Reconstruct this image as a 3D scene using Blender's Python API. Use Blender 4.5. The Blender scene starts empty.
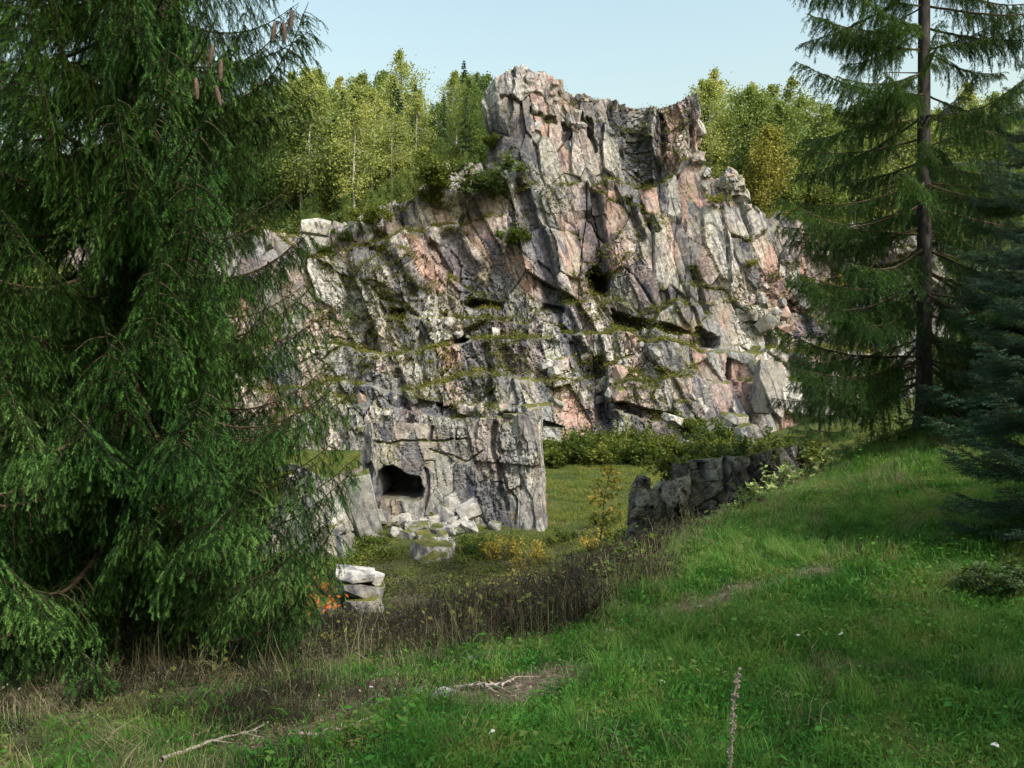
import bpy, math
import numpy as np
from mathutils import Vector, Matrix, Euler
R = math.radians
sc = bpy.context.scene
COL = sc.collection

# ------------------------------------------------------------------ camera
FPX = 796.0                                   # focal length in pixels of the 1024 px wide frame
cam_d = bpy.data.cameras.new('camera'); cam = bpy.data.objects.new('camera', cam_d); COL.objects.link(cam)
cam_d.sensor_width = 36.0; cam_d.lens = 36.0 * FPX / 1024.0
cam_d.clip_start = 0.05; cam_d.clip_end = 3000
cam.location = (0, 0, 0); cam.rotation_euler = (R(90), 0, 0)      # eye height is z = 0, looking along +Y
sc.camera = cam
# ------------------------------------------------------------------ sky, sun, exposure
SUN_EL, SUN_AZ = R(45), R(136)                # azimuth clockwise from +Y: sun to the right, a little behind
wd = bpy.data.worlds.new('World'); sc.world = wd; wd.use_nodes = True
wn = wd.node_tree
sky = wn.nodes.new('ShaderNodeTexSky'); sky.sky_type = 'NISHITA'; sky.sun_disc = False
sky.sun_elevation = SUN_EL; sky.sun_rotation = SUN_AZ
sky.air_density = 2.6; sky.dust_density = 6.0; sky.ozone_density = 2.0; sky.altitude = 300
bg = wn.nodes['Background']; bg.inputs['Strength'].default_value = 0.15
wn.links.new(sky.outputs[0], bg.inputs['Color'])
sl = bpy.data.lights.new('sun', 'SUN'); sl.energy = 3.0; sl.angle = R(5.0); sl.color = (1.0, 0.965, 0.91)
so = bpy.data.objects.new('sun', sl); COL.objects.link(so)
sd = Vector((math.sin(SUN_AZ) * math.cos(SUN_EL), math.cos(SUN_AZ) * math.cos(SUN_EL), math.sin(SUN_EL)))
so.rotation_euler = sd.to_track_quat('Z', 'Y').to_euler(); so.location = sd * 60
vs = sc.view_settings
vs.view_transform = 'Standard'; vs.look = 'None'; vs.gamma = 1.0; vs.exposure = 0.8
vs.use_curve_mapping = False
sc.render.engine = 'CYCLES'
sc.cycles.max_bounces = 5; sc.cycles.diffuse_bounces = 3; sc.cycles.adaptive_threshold = .02; sc.cycles.transparent_max_bounces = 4
sc.cycles.use_denoising = True


# ------------------------------------------------------------------ helpers
def at(px, py, Y):
    """photo pixel at a chosen distance Y (metres along the view axis) -> point in the place"""
    return np.array([(px - 512.0) / FPX * Y, Y, (384.0 - py) / FPX * Y])


def link(o, parent=None):
    COL.objects.link(o)
    if parent is not None: o.parent = parent
    return o


def tag(o, label=None, cat=None, group=None, kind=None):
    if label: o['label'] = label
    if cat: o['category'] = cat
    if group: o['group'] = group
    if kind: o['kind'] = kind
    return o


def mesh_np(name, V, F, mats=(), mi=None, smooth=False, attrs=None):
    V = np.ascontiguousarray(V, dtype=np.float32); F = np.ascontiguousarray(F, dtype=np.int32)
    k = F.shape[1]
    me = bpy.data.meshes.new(name)
    me.vertices.add(len(V)); me.vertices.foreach_set('co', V.ravel())
    me.loops.add(F.size); me.loops.foreach_set('vertex_index', F.ravel())
    me.polygons.add(len(F)); me.polygons.foreach_set('loop_start', np.arange(0, F.size, k, dtype=np.int32))
    if mi is not None: me.polygons.foreach_set('material_index', np.ascontiguousarray(mi, dtype=np.int32))
    me.polygons.foreach_set('use_smooth', np.full(len(F), smooth, dtype=bool))
    for m in mats: me.materials.append(m)
    if attrs:
        for an, (ty, arr) in attrs.items():
            a = me.attributes.new(an, ty, 'POINT')
            a.data.foreach_set('color' if ty == 'FLOAT_COLOR' else 'value', np.ascontiguousarray(arr, dtype=np.float32).ravel())
    me.update(calc_edges=True)
    return me


class MB:
    """collects triangles for one mesh"""
    def __init__(s): s.V, s.F, s.M, s.n = [], [], [], 0

    def add(s, V, F, m=0):
        V = np.asarray(V, float); F = np.asarray(F, int)
        if F.shape[1] == 4: F = np.concatenate([F[:, [0, 1, 2]], F[:, [0, 2, 3]]])
        s.V.append(V); s.F.append(F + s.n); s.M.append(np.full(len(F), m)); s.n += len(V)
        return s

    def tube(s, P, rad, sides=6, m=0, cap=True):
        P = np.asarray(P, float); n = len(P); rad = np.broadcast_to(np.asarray(rad, float), (n,))
        T = np.gradient(P, axis=0); T /= np.linalg.norm(T, axis=1)[:, None] + 1e-9
        ref = np.where(np.abs(T[:, 2:3]) > .9, np.array([[1., 0, 0]]), np.array([[0., 0, 1]]))
        U = np.cross(T, ref); U /= np.linalg.norm(U, axis=1)[:, None] + 1e-9
        W = np.cross(T, U)
        a = np.arange(sides) * 2 * math.pi / sides
        V = P[:, None] + rad[:, None, None] * (np.cos(a)[None, :, None] * U[:, None] + np.sin(a)[None, :, None] * W[:, None])
        i, j = np.meshgrid(np.arange(n - 1), np.arange(sides), indexing='ij'); i = i.ravel(); j = j.ravel(); j2 = (j + 1) % sides
        F = np.stack([i * sides + j, i * sides + j2, (i + 1) * sides + j2, (i + 1) * sides + j], 1)
        return s.add(V.reshape(-1, 3), F, m)

    def leaves(s, C, size, nrm=None, rng=None, m=0, aspect=.55, fold=.0):
        """one rhombic leaf (two triangles) at each of C"""
        n = len(C); size = np.broadcast_to(np.asarray(size, float), (n,))[:, None]
        N = rng.normal(size=(n, 3)) if nrm is None else nrm + rng.normal(size=(n, 3)) * .45
        N /= np.linalg.norm(N, axis=1)[:, None] + 1e-9
        A = np.cross(N, rng.normal(size=(n, 3))); A /= np.linalg.norm(A, axis=1)[:, None] + 1e-9
        B = np.cross(N, A)
        V = np.stack([C - A * size, C + B * size * aspect + N * size * fold, C + A * size, C - B * size * aspect + N * size * fold], 1).reshape(-1, 3)
        b = np.arange(n)[:, None] * 4
        F = np.concatenate([b + [[0, 1, 2]], b + [[0, 2, 3]]])
        return s.add(V, F, m)

    def mesh(s, name, mats=(), smooth=False):
        return mesh_np(name, np.concatenate(s.V), np.concatenate(s.F), mats, np.concatenate(s.M), smooth)


def thing(name, loc, label, cat, group=None, rz=0.0, scale=1.0):
    o = bpy.data.objects.new(name, None); o.empty_display_size = .1; COL.objects.link(o)
    o.location = [float(c) for c in loc]; o.rotation_euler = (0, 0, rz)
    o.scale = (scale,) * 3 if np.isscalar(scale) else scale
    return tag(o, label, cat, group)


def part(name, me, parent=None, loc=(0, 0, 0), rot=(0, 0, 0), scale=(1, 1, 1)):
    o = bpy.data.objects.new(name, me); link(o, parent)
    o.location = [float(c) for c in loc]; o.rotation_euler = rot; o.scale = (scale,) * 3 if np.isscalar(scale) else scale
    return o


# ---- numpy noise
def _h(*a):
    h = np.zeros(np.broadcast(*a).shape, dtype=np.uint32)
    for i, k in enumerate(a):
        h = (h ^ (np.asarray(k).astype(np.int64).astype(np.uint32) * np.uint32([374761393, 668265263, 2246822519, 3266489917][i % 4])))
        h = (h ^ (h >> np.uint32(13))) * np.uint32(1274126177)
        h = h ^ (h >> np.uint32(16))
    return h


def hf(*a): return (_h(*a) & np.uint32(0xffffff)).astype(np.float64) / float(0x1000000)


def vn2(x, y, seed=0):
    ix = np.floor(x); iy = np.floor(y); fx = x - ix; fy = y - iy
    fx = fx * fx * (3 - 2 * fx); fy = fy * fy * (3 - 2 * fy)
    c = lambda a, b: hf(ix + a, iy + b, np.full(ix.shape, seed))
    return (c(0, 0) * (1 - fx) + c(1, 0) * fx) * (1 - fy) + (c(0, 1) * (1 - fx) + c(1, 1) * fx) * fy


def fbm(x, y, seed=0, oct=4, gain=.5):
    v = 0; a = 1; t = 0
    for o in range(oct):
        v = v + a * vn2(x * 2 ** o + 17.3 * o, y * 2 ** o - 9.1 * o, seed + o); t += a; a *= gain
    return v / t


def worley(x, y, seed):
    """2-D cells: returns F1, F2, offset to the cell's point (dx, dy) and the cell's integer id pair"""
    ix = np.floor(x).astype(np.int64); iy = np.floor(y).astype(np.int64)
    f1 = np.full(x.shape, 9.); f2 = np.full(x.shape, 9.); dx = np.zeros(x.shape); dy = np.zeros(x.shape)
    cx = np.zeros(x.shape, np.int64); cy = np.zeros(x.shape, np.int64); sd_ = np.full(x.shape, seed)
    for a in (-1, 0, 1):
        for b in (-1, 0, 1):
            jx = ix + a; jy = iy + b
            ex = x - (jx + hf(jx, jy, sd_)); ey = y - (jy + hf(jx, jy, sd_ + 7))
            d = ex * ex + ey * ey
            n = d < f1
            f2 = np.where(n, f1, np.minimum(f2, d)); f1 = np.where(n, d, f1)
            dx = np.where(n, ex, dx); dy = np.where(n, ey, dy); cx = np.where(n, jx, cx); cy = np.where(n, jy, cy)
    return np.sqrt(f1), np.sqrt(f2), dx, dy, cx, cy


def sstep(a, b, x):
    t = np.clip((x - a) / (b - a), 0, 1); return t * t * (3 - 2 * t)


# ------------------------------------------------------------------ material helpers
class NT:
    def __init__(s, name):
        s.m = bpy.data.materials.new(name); s.m.use_nodes = True; s.t = s.m.node_tree
        s.b = s.t.nodes['Principled BSDF']; s.out = s.t.nodes['Material Output']

    def n(s, ty, props=None, **ins):
        nd = s.t.nodes.new('ShaderNode' + ty)
        for k, v in (props or {}).items(): setattr(nd, k, v)
        for k, v in ins.items():
            key = int(k[1:]) if k[0] == '_' and k[1:].isdigit() else k.replace('_', ' ')
            s.set(nd.inputs[key], v)
        return nd

    def set(s, sock, v):
        if isinstance(v, bpy.types.NodeSocket): s.t.links.new(v, sock)
        elif isinstance(v, tuple) and len(v) == 3 and sock.type == 'RGBA': sock.default_value = (*v, 1)
        else: sock.default_value = v

    def noise(s, scale, detail=6, rough=.55, vec=None, dist=0.0):
        nd = s.n('TexNoise', Scale=scale, Detail=detail, Roughness=rough, Distortion=dist)
        if vec is not None: s.t.links.new(vec, nd.inputs['Vector'])
        return nd.outputs['Fac']

    def ramp(s, fac, stops):
        nd = s.n('ValToRGB'); s.set(nd.inputs[0], fac); cr = nd.color_ramp
        while len(cr.elements) < len(stops): cr.elements.new(.5)
        for e, (p, c) in zip(cr.elements, stops):
            e.position = p; e.color = (*c, 1) if isinstance(c, tuple) else (c, c, c, 1)
        return nd.outputs[0]

    def mix(s, fac, a, b, mode='MIX'):
        nd = s.n('Mix', dict(data_type='RGBA', blend_type=mode))
        s.set(nd.inputs[0], fac); s.set(nd.inputs[6], a); s.set(nd.inputs[7], b)
        return nd.outputs[2]

    def math(s, op, a, b=0.0, clamp=False):
        nd = s.n('Math', dict(operation=op, use_clamp=clamp)); s.set(nd.inputs[0], a); s.set(nd.inputs[1], b)
        return nd.outputs[0]

    def fin(s, col, rough=.8, spec=.3, bump=None, bs=.5, bd=.02, transl=0.0, tcol=None):
        s.set(s.b.inputs['Base Color'], col); s.set(s.b.inputs['Roughness'], rough)
        s.b.inputs['Specular IOR Level'].default_value = spec
        if bump is not None:
            bn = s.n('Bump', Strength=bs, Distance=bd, Height=bump); s.t.links.new(bn.outputs[0], s.b.inputs['Normal'])
        if transl:
            tr = s.n('BsdfTranslucent'); s.set(tr.inputs['Color'], tcol if tcol is not None else col)
            mx = s.n('MixShader'); mx.inputs[0].default_value = transl
            s.t.links.new(s.b.outputs[0], mx.inputs[1]); s.t.links.new(tr.outputs[0], mx.inputs[2])
            s.t.links.new(mx.outputs[0], s.out.inputs['Surface'])
        return s.m


def rock_mat(name, grey=(.215, .220, .226), pink=(.37, .225, .19), pale=(.47, .465, .44), ochre=(.24, .205, .12),
             dark=(.048, .052, .072), moss=True, gain=1.0):
    m = NT(name)
    pos = m.n('NewGeometry').outputs['Position']
    at_ = m.n('Attribute', dict(attribute_name='rk'))
    sp = m.n('SeparateColor'); m.t.links.new(at_.outputs['Color'], sp.inputs[0])
    pk, st, pl = sp.outputs[0], sp.outputs[1], sp.outputs[2]
    mp = m.n('Mapping', Scale=(2.2, 2.2, .22)); mr = m.n('Mapping', Rotation=(0, .33, 0)); m.t.links.new(pos, mr.inputs[0]); m.t.links.new(mr.outputs[0], mp.inputs[0])
    n1 = m.noise(.55, 8, .6, pos); n2 = m.noise(3.5, 10, .68, pos); n3 = m.noise(1.3, 8, .62, pos, .6); n4 = m.noise(1.7, 8, .6, mp.outputs[0])
    n5 = m.noise(14, 6, .7, pos)
    c = m.mix(m.math('MULTIPLY', pk, m.ramp(n2, [(.28, .6), (.55, 1.)])), grey, pink)
    c = m.mix(m.ramp(n3, [(.52, 0.), (.66, .75)]), c, ochre)
    c = m.mix(m.math('MULTIPLY', m.math('ADD', pl, m.ramp(n1, [(.52, 0.), (.70, .5)]), True), m.ramp(n2, [(.35, 0.), (.58, 1.)])), c, pale)
    c = m.mix(m.ramp(m.noise(.33, 6, .6, pos), [(.5, 0.), (.66, .55)]), c, (.235, .245, .185))          # grey green lichen film
    c = m.mix(m.ramp(n5, [(.58, 0.), (.68, .5)]), c, (.46, .45, .41))                      # crustose lichen flecks
    c = m.mix(m.math('MULTIPLY', m.ramp(n4, [(.50, 0.), (.63, .95)]), .85), c, dark)          # water streaks
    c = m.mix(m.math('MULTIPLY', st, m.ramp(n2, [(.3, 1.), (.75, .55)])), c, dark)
    v = m.ramp(n2, [(.28, .50 * gain), (.5, .95 * gain), (.72, 1.30 * gain)])
    c = m.mix(1.0, c, v, 'MULTIPLY')
    if moss:
        nz = m.n('SeparateXYZ'); m.t.links.new(m.n('NewGeometry').outputs['True Normal'], nz.inputs[0])
        up = m.math('ADD', nz.outputs[2], m.math('MULTIPLY', m.math('SUBTRACT', n3, .5), 1.6))
        up = m.math('ADD', up, m.math('MULTIPLY', m.math('SUBTRACT', n1, .5), .9))
        mc = m.ramp(n2, [(.3, (.030, .040, .010)), (.5, (.075, .085, .018)), (.72, (.17, .145, .045))])
        c = m.mix(m.math('MULTIPLY', m.ramp(up, [(.58, 0.), (.84, 1.)]), m.math('SUBTRACT', 1.0, st, True)), c, mc)
    vo = m.n('TexVoronoi', dict(feature='DISTANCE_TO_EDGE'), Scale=3.2); m.t.links.new(pos, vo.inputs['Vector'])
    crack = m.ramp(vo.outputs['Distance'], [(0., 0.), (.06, 1.)])
    hgt = m.math('ADD', m.math('MULTIPLY', n2, 1.0), m.math('MULTIPLY', crack, .16))
    hgt = m.math('ADD', hgt, m.math('MULTIPLY', n5, .35))
    return m.fin(c, .85, .22, hgt, .6, .07)


def leaf_mat(name, stops, scale=.6, transl=.3, rough=.55, spec=.25, objrand=.35, per=.35, con=1.0):
    """foliage: colour varies in patches, from leaf to leaf and from one plant to the next"""
    m = NT(name)
    pos = m.n('NewGeometry').outputs['Position']; rnd = m.n('NewGeometry').outputs['Random Per Island']
    orn = m.n('ObjectInfo').outputs['Random']
    f = m.math('ADD', m.math('ADD', m.math('MULTIPLY', m.noise(scale, 3, .5, pos), .75 * con), .5 * .75 * (1 - con)), m.math('ADD', m.math('MULTIPLY', rnd, per), .5 * (.35 - per)))
    f = m.math('ADD', f, m.math('MULTIPLY', m.math('SUBTRACT', orn, .5), objrand))
    c = m.ramp(f, stops)
    return m.fin(c, rough, spec, transl=transl, tcol=m.mix(.5, c, (.25, .30, .04), 'MIX') if transl else None)


def plain_mat(name, a, b, scale=8.0, rough=.85, stretch=None, bump=.5, bd=.01, spec=.2):
    m = NT(name)
    co = m.n('TexCoord').outputs['Object']
    if stretch: mp = m.n('Mapping', Scale=stretch); m.t.links.new(co, mp.inputs[0]); co = mp.outputs[0]
    n = m.noise(scale, 8, .65, co)
    return m.fin(m.ramp(n, [(.3, a), (.7, b)]), rough, spec, n, bump, bd)


M = {}
M['cliff'] = rock_mat('cliff_rock')
M['block'] = rock_mat('grey_rock', grey=(.24, .24, .235), pink=(.28, .215, .185), pale=(.38, .375, .345), ochre=(.26, .225, .14))
M['darkrock'] = rock_mat('dark_rock', grey=(.125, .12, .11), pink=(.15, .115, .085), pale=(.23, .23, .20), ochre=(.14, .12, .06), dark=(.03, .03, .035))
M['stone'] = rock_mat('pale_stone', grey=(.30, .295, .28), pink=(.32, .27, .24), pale=(.47, .455, .42), moss=False)
M['bark'] = plain_mat('spruce_bark', (.018, .016, .014), (.075, .070, .066), 14, .95, (1, 1, .3), .9, .02)
M['twig'] = plain_mat('twig_bark', (.045, .03, .02), (.11, .08, .05), 20)
M['birchbark'] = plain_mat('birch_bark', (.10, .09, .08), (.62, .60, .55), 5, .8, (1, 1, 2.2))
M['deadwood'] = plain_mat('dead_wood', (.17, .14, .11), (.42, .38, .32), 12)
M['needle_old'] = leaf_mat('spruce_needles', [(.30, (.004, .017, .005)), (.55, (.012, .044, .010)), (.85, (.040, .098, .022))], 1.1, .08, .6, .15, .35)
M['needle_tip'] = leaf_mat('spruce_shoot_tips', [(.30, (.030, .095, .022)), (.55, (.078, .195, .038)), (.85, (.18, .33, .085))], 1.1, .12, .6, .15, .35)
M['needle_right'] = leaf_mat('lighter_spruce_needles', [(.30, (.016, .050, .022)), (.55, (.036, .095, .036)), (.85, (.10, .175, .05))], .7, .15, .45, .3, .15)  # lighter green needle colour for the side boughs
M['needle_young'] = leaf_mat('blue_green_needles', [(.30, (.012, .044, .026)), (.6, (.026, .078, .042)), (.9, (.065, .145, .062))], 1.0, .12, .45, .3, .1)
M['needle_far'] = leaf_mat('far_spruce_foliage', [(.25, (.025, .052, .026)), (.55, (.055, .105, .038)), (.9, (.12, .18, .06))], .25, .15, objrand=.5, per=.2)
M['birchleaf'] = leaf_mat('birch_leaves', [(.25, (.13, .18, .045)), (.55, (.25, .30, .075)), (.9, (.42, .43, .13))], .22, .35, objrand=.45, per=.15)
M['greenleaf'] = leaf_mat('broad_leaves', [(.25, (.05, .105, .025)), (.55, (.12, .19, .045)), (.9, (.23, .28, .075))], .3, .35, objrand=.5, per=.15)
M['yellowleaf'] = leaf_mat('yellow_leaves', [(.25, (.13, .145, .03)), (.55, (.25, .24, .045)), (.9, (.38, .33, .07))], .4, .35)
M['shrubleaf'] = leaf_mat('shrub_leaves', [(.25, (.024, .052, .008)), (.55, (.070, .105, .014)), (.9, (.16, .17, .030))], .5, .3, objrand=.45)
M['darkshrub'] = leaf_mat('dark_shrub_leaves', [(.25, (.02, .045, .016)), (.55, (.05, .09, .028)), (.9, (.10, .15, .05))], .6, .3)
M['paleleaf'] = leaf_mat('pale_green_leaves', [(.25, (.10, .17, .05)), (.55, (.20, .28, .09)), (.9, (.36, .42, .16))], 1.5, .35)
M['orangeleaf'] = leaf_mat('orange_leaves', [(.25, (.32, .06, .015)), (.55, (.50, .12, .02)), (.9, (.58, .24, .04))], 3, .3)
M['goldleaf'] = leaf_mat('gold_leaves', [(.25, (.17, .15, .03)), (.55, (.34, .26, .04)), (.9, (.46, .35, .06))], 2, .35)
M['grass'] = leaf_mat('meadow_grass_blades', [(.20, (.013, .060, .010)), (.42, (.034, .150, .020)), (.64, (.080, .215, .030)), (.92, (.20, .17, .06))], 1.7, .35, .5, .15, .22, .3, 1.9)
M['longgrass'] = leaf_mat('long_grass_blades', [(.25, (.05, .16, .026)), (.55, (.11, .27, .042)), (.9, (.25, .31, .09))], 1.0, .35)
M['drygrass'] = leaf_mat('dry_grass_blades', [(.25, (.07, .075, .035)), (.55, (.17, .155, .085)), (.9, (.36, .32, .20))], 2.0, .3, .7)
M['brush'] = leaf_mat('dark_brush_twigs', [(.25, (.008, .007, .005)), (.6, (.022, .018, .012)), (.9, (.075, .06, .038))], 1.2, .05, .9)
M['floorgrass'] = leaf_mat('quarry_grass_blades', [(.25, (.055, .10, .018)), (.5, (.125, .165, .030)), (.85, (.24, .225, .06))], .5, .35)
M['mossplant'] = leaf_mat('ledge_plant_leaves', [(.25, (.035, .05, .010)), (.55, (.10, .115, .020)), (.9, (.22, .19, .05))], .45, .3)
M['greyleaf'] = leaf_mat('grey_green_leaves', [(.25, (.05, .07, .04)), (.55, (.10, .125, .075)), (.9, (.19, .22, .14))], 2, .25)
M['litter'] = leaf_mat('brown_litter', [(.25, (.05, .035, .02)), (.55, (.13, .10, .065)), (.9, (.33, .29, .22))], 6, .1, .8)
M['cone'] = plain_mat('cone_scales', (.05, .032, .022), (.20, .145, .11), 60, .7)
M['seed'] = plain_mat('dry_seed_heads', (.08, .06, .045), (.50, .43, .34), 140, .9)
M['white'] = plain_mat('bleached_leaf', (.5, .48, .44), (.72, .70, .66), 30, .8)


# ------------------------------------------------------------------ the lie of the land
CTRL = np.array([
    (0, 0, -1.65), (3, 0, -1.6), (-3, 0, -1.75), (0, -6, -1.6), (6, -5, -1.4), (-6, -5, -1.8), (14, 0, -.8), (-14, 0, -2.2),
    (.3, 3.4, -1.66), (2.2, 3.4, -1.62), (-2, 3.4, -1.85), (3.7, 6, -1.63), (6, 6, -1.3), (1.2, 6, -1.82),
    (6.7, 13, -.75), (9, 10, -.6), (11, 14, -.1), (3.4, 9.5, -1.62), (5.3, 10.5, -1.1), (1.67, 9, -1.9), (.77, 7, -2.1), (-.45, 5.8, -2.14),
    (-1.33, 5, -2.08), (-2.9, 6, -2.25), (-4, 5, -2.15), (-6, 7, -2.5), (-1.6, 7.2, -2.5), (0, 8.2, -2.42), (1.2, 9.6, -2.3),
    (2.2, 11, -2.2), (4.2, 12, -1.65), (5.6, 13.2, -1.3), (-3, 10, -3.3), (-1, 11, -3.3), (1, 13, -3.25), (2.5, 14, -3.0), (4.5, 17, -2.9),
    (-3, 15, -4.0), (0, 17, -4.25), (3, 19, -4.3), (-7, 14, -3.8), (-11, 12, -3), (-4, 22, -4.7), (2, 24, -4.7), (9, 24, -3.2),
    (13, 20, -1), (-12, 22, -4.3), (0, 30, -4.8), (6, 32, -4.7), (-8, 32, -4.7), (0, 45, -4.5), (-20, 45, -4), (20, 45, -3.2),
    (-25, 30, -3), (20, 30, -1.2), (30, 40, 1), (12, 36, -4.0)], float)


def _rbf():
    P = CTRL[:, :2]; n = len(P)
    D = np.linalg.norm(P[:, None] - P[None], axis=2)
    A = np.zeros((n + 3, n + 3)); A[:n, :n] = D; A[:n, n] = 1; A[:n, n + 1:] = P; A[n, :n] = 1; A[n + 1:, :n] = P.T
    return np.linalg.solve(A, np.concatenate([CTRL[:, 2], np.zeros(3)]))


_W = _rbf()
# crest line of the quarry face: photo pixel columns and rows, at the set-back crest
CR = np.array([(60, 262), (150, 246), (240, 236), (300, 230), (318, 221), (345, 226), (362, 212), (385, 203), (408, 194), (416, 178), (428, 161), (448, 154), (475, 150),
               (500, 160), (520, 178), (560, 190), (600, 182), (650, 190), (690, 178), (702, 158), (722, 154), (738, 172), (752, 182), (766, 206), (785, 216), (800, 212),
               (850, 220), (900, 234), (1000, 250), (1100, 262)], float)
CRX = (CR[:, 0] - 512) / FPX * 57.3; CRZ = (384 - CR[:, 1]) / FPX * 57.3
PLAN = np.array([(-30, 50), (-22, 51.5), (-14, 52.5), (-9, 52.2), (-4, 52.8), (0, 51.8), (3, 51.0), (6, 51.6), (10, 50.8), (14, 51.6), (18, 53), (24, 55), (34, 57), (40, 58)], float)


def crest(x): return np.interp(x, CRX, CRZ)
def face_y(x): return np.interp(x, PLAN[:, 0], PLAN[:, 1])


def land(x, y):
    x = np.asarray(x, float); y = np.asarray(y, float); sh = np.broadcast(x, y).shape
    x = np.broadcast_to(x, sh).ravel(); y = np.broadcast_to(y, sh).ravel()
    xc = np.clip(x, -34, 40); yc = np.clip(y, -14, 52)
    z = np.zeros(len(xc))
    for i in range(0, len(xc), 60000):
        a = xc[i:i + 60000]; b = yc[i:i + 60000]
        D = np.hypot(a[:, None] - CTRL[None, :, 0], b[:, None] - CTRL[None, :, 1])
        z[i:i + 60000] = D @ _W[:-3] + _W[-3] + _W[-2] * a + _W[-1] * b
    z = np.clip(z, -5.2, 6)
    near = np.exp(-((np.hypot(x - 1, y - 7) / 14) ** 2))
    z = z + near * ((fbm(x * .9, y * .9, 3, 3) - .5) * .22 + (fbm(x * 3.2, y * 3.2, 5, 3) - .5) * .07) + (1 - near) * (fbm(x * .25, y * .25, 9, 4) - .5) * .9
    slope = .43 + 0 * x; fy = face_y(np.clip(x, -30, 40))
    top = crest(np.clip(x, -30, 40)) - 1.2
    hill = np.minimum(top, 13.8) + slope * np.clip(y - 61, 0, 65) + .05 * np.clip(y - 125, 0, 400) + (fbm(x * .05, y * .05, 21, 3) - .5) * 5 * sstep(62, 90, y)
    z = z + (hill - z) * sstep(fy + 12.0, fy + 15.0, y)
    return z.reshape(sh)


def land1(x, y): return float(land(np.array([x]), np.array([y]))[0])


def ground_at(px, py, y0=2.5, y1=50):
    """where the line of sight through a photo pixel meets the ground"""
    Y = np.linspace(y0, y1, 1200); P = np.stack([(px - 512) / FPX * Y, Y, (384 - py) / FPX * Y], 1)
    h = land(P[:, 0], P[:, 1]); k = np.nonzero(P[:, 2] <= h)[0]
    i = k[0] if len(k) else len(Y) - 1
    return np.array([P[i, 0], P[i, 1], h[i]])


def build_ground():
    def axis(a0, a1, c, lo, hi, k):                      # spacing fine near c, growing outwards
        out = [c]; 
        while out[-1] < a1: out.append(out[-1] + lo * (1 + abs(out[-1] - c) * k))
        b = [c]
        while b[-1] > a0: b.append(b[-1] - lo * (1 + abs(b[-1] - c) * k))
        return np.array(b[:0:-1] + out)
    xs = axis(-420, 420, 0.5, .10, 0, .22); ys = axis(-60, 700, 6.0, .10, 0, .16)
    X, Y = np.meshgrid(xs, ys); Z = land(X, Y)
    n, m = X.shape
    V = np.stack([X, Y, Z], 2).reshape(-1, 3)
    i, j = np.meshgrid(np.arange(n - 1), np.arange(m - 1), indexing='ij'); i = i.ravel(); j = j.ravel()
    F = np.stack([i * m + j, i * m + j + 1, (i + 1) * m + j + 1, (i + 1) * m + j], 1)
    soil = soil_mask(V[:, 0], V[:, 1])
    nt = NT('ground_soil')
    pos = nt.n('NewGeometry').outputs['Position']
    a = nt.n('Attribute', dict(attribute_name='soil')).outputs['Fac']
    n1 = nt.noise(.6, 6, .6, pos); n2 = nt.noise(9, 10, .7, pos); n3 = nt.noise(40, 4, .6, pos)
    turf = nt.ramp(n1, [(.3, (.022, .045, .012)), (.55, (.055, .080, .022)), (.75, (.10, .092, .040))])
    earth = nt.ramp(n2, [(.28, (.040, .030, .020)), (.5, (.105, .082, .058)), (.72, (.25, .215, .17))])
    c = nt.mix(a, nt.mix(nt.ramp(n2, [(.45, 0.), (.7, .6)]), turf, (.07, .055, .03)), earth)
    nt.fin(c, .95, .1, nt.math('ADD', n2, nt.math('MULTIPLY', n3, .5)), .8, .04)
    me = mesh_np('ground', V, F, [nt.m], smooth=True, attrs={'soil': ('FLOAT', soil)})
    tag(part('ground', me), 'grassy slope and quarry floor rising to wooded hill', None, None, 'structure')


PATH = [np.array([ground_at(*p)[:2] for p in pts]) for pts in (
    [(835, 572), (780, 583), (720, 598), (660, 615), (612, 632)], [(560, 672), (505, 690), (450, 692), (400, 700), (350, 712), (290, 738)], [(500, 655), (470, 668)], [(390, 690), (330, 700), (280, 712)])]


def seg_dist(x, y, P):
    d = np.full(np.shape(x), 1e9)
    for a, b in zip(P[:-1], P[1:]):
        v = b - a; t = np.clip(((x - a[0]) * v[0] + (y - a[1]) * v[1]) / (v @ v + 1e-12), 0, 1)
        d = np.minimum(d, np.hypot(x - a[0] - t * v[0], y - a[1] - t * v[1]))
    return d


def soil_mask(x, y):
    w = 0
    for P, r in zip(PATH, (.30, .34, .22, .25)):
        w = np.maximum(w, 1 - sstep(r * .35, r * 1.25, seg_dist(x, y, P) + (fbm(x * 3, y * 3, 31, 3) - .5) * .45))
    # bare needle litter under the big spruce, thin turf on the slope below the edge
    w = np.maximum(w, .8 * (1 - sstep(1.2, 2.6, np.hypot(x + 3.6, y - 6.6))))
    w = np.maximum(w, .55 * sstep(.3, .7, fbm(x * .5, y * .5, 40, 3)) * sstep(9, 13, y) * (1 - sstep(24, 28, y)))
    return w


build_ground()


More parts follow.
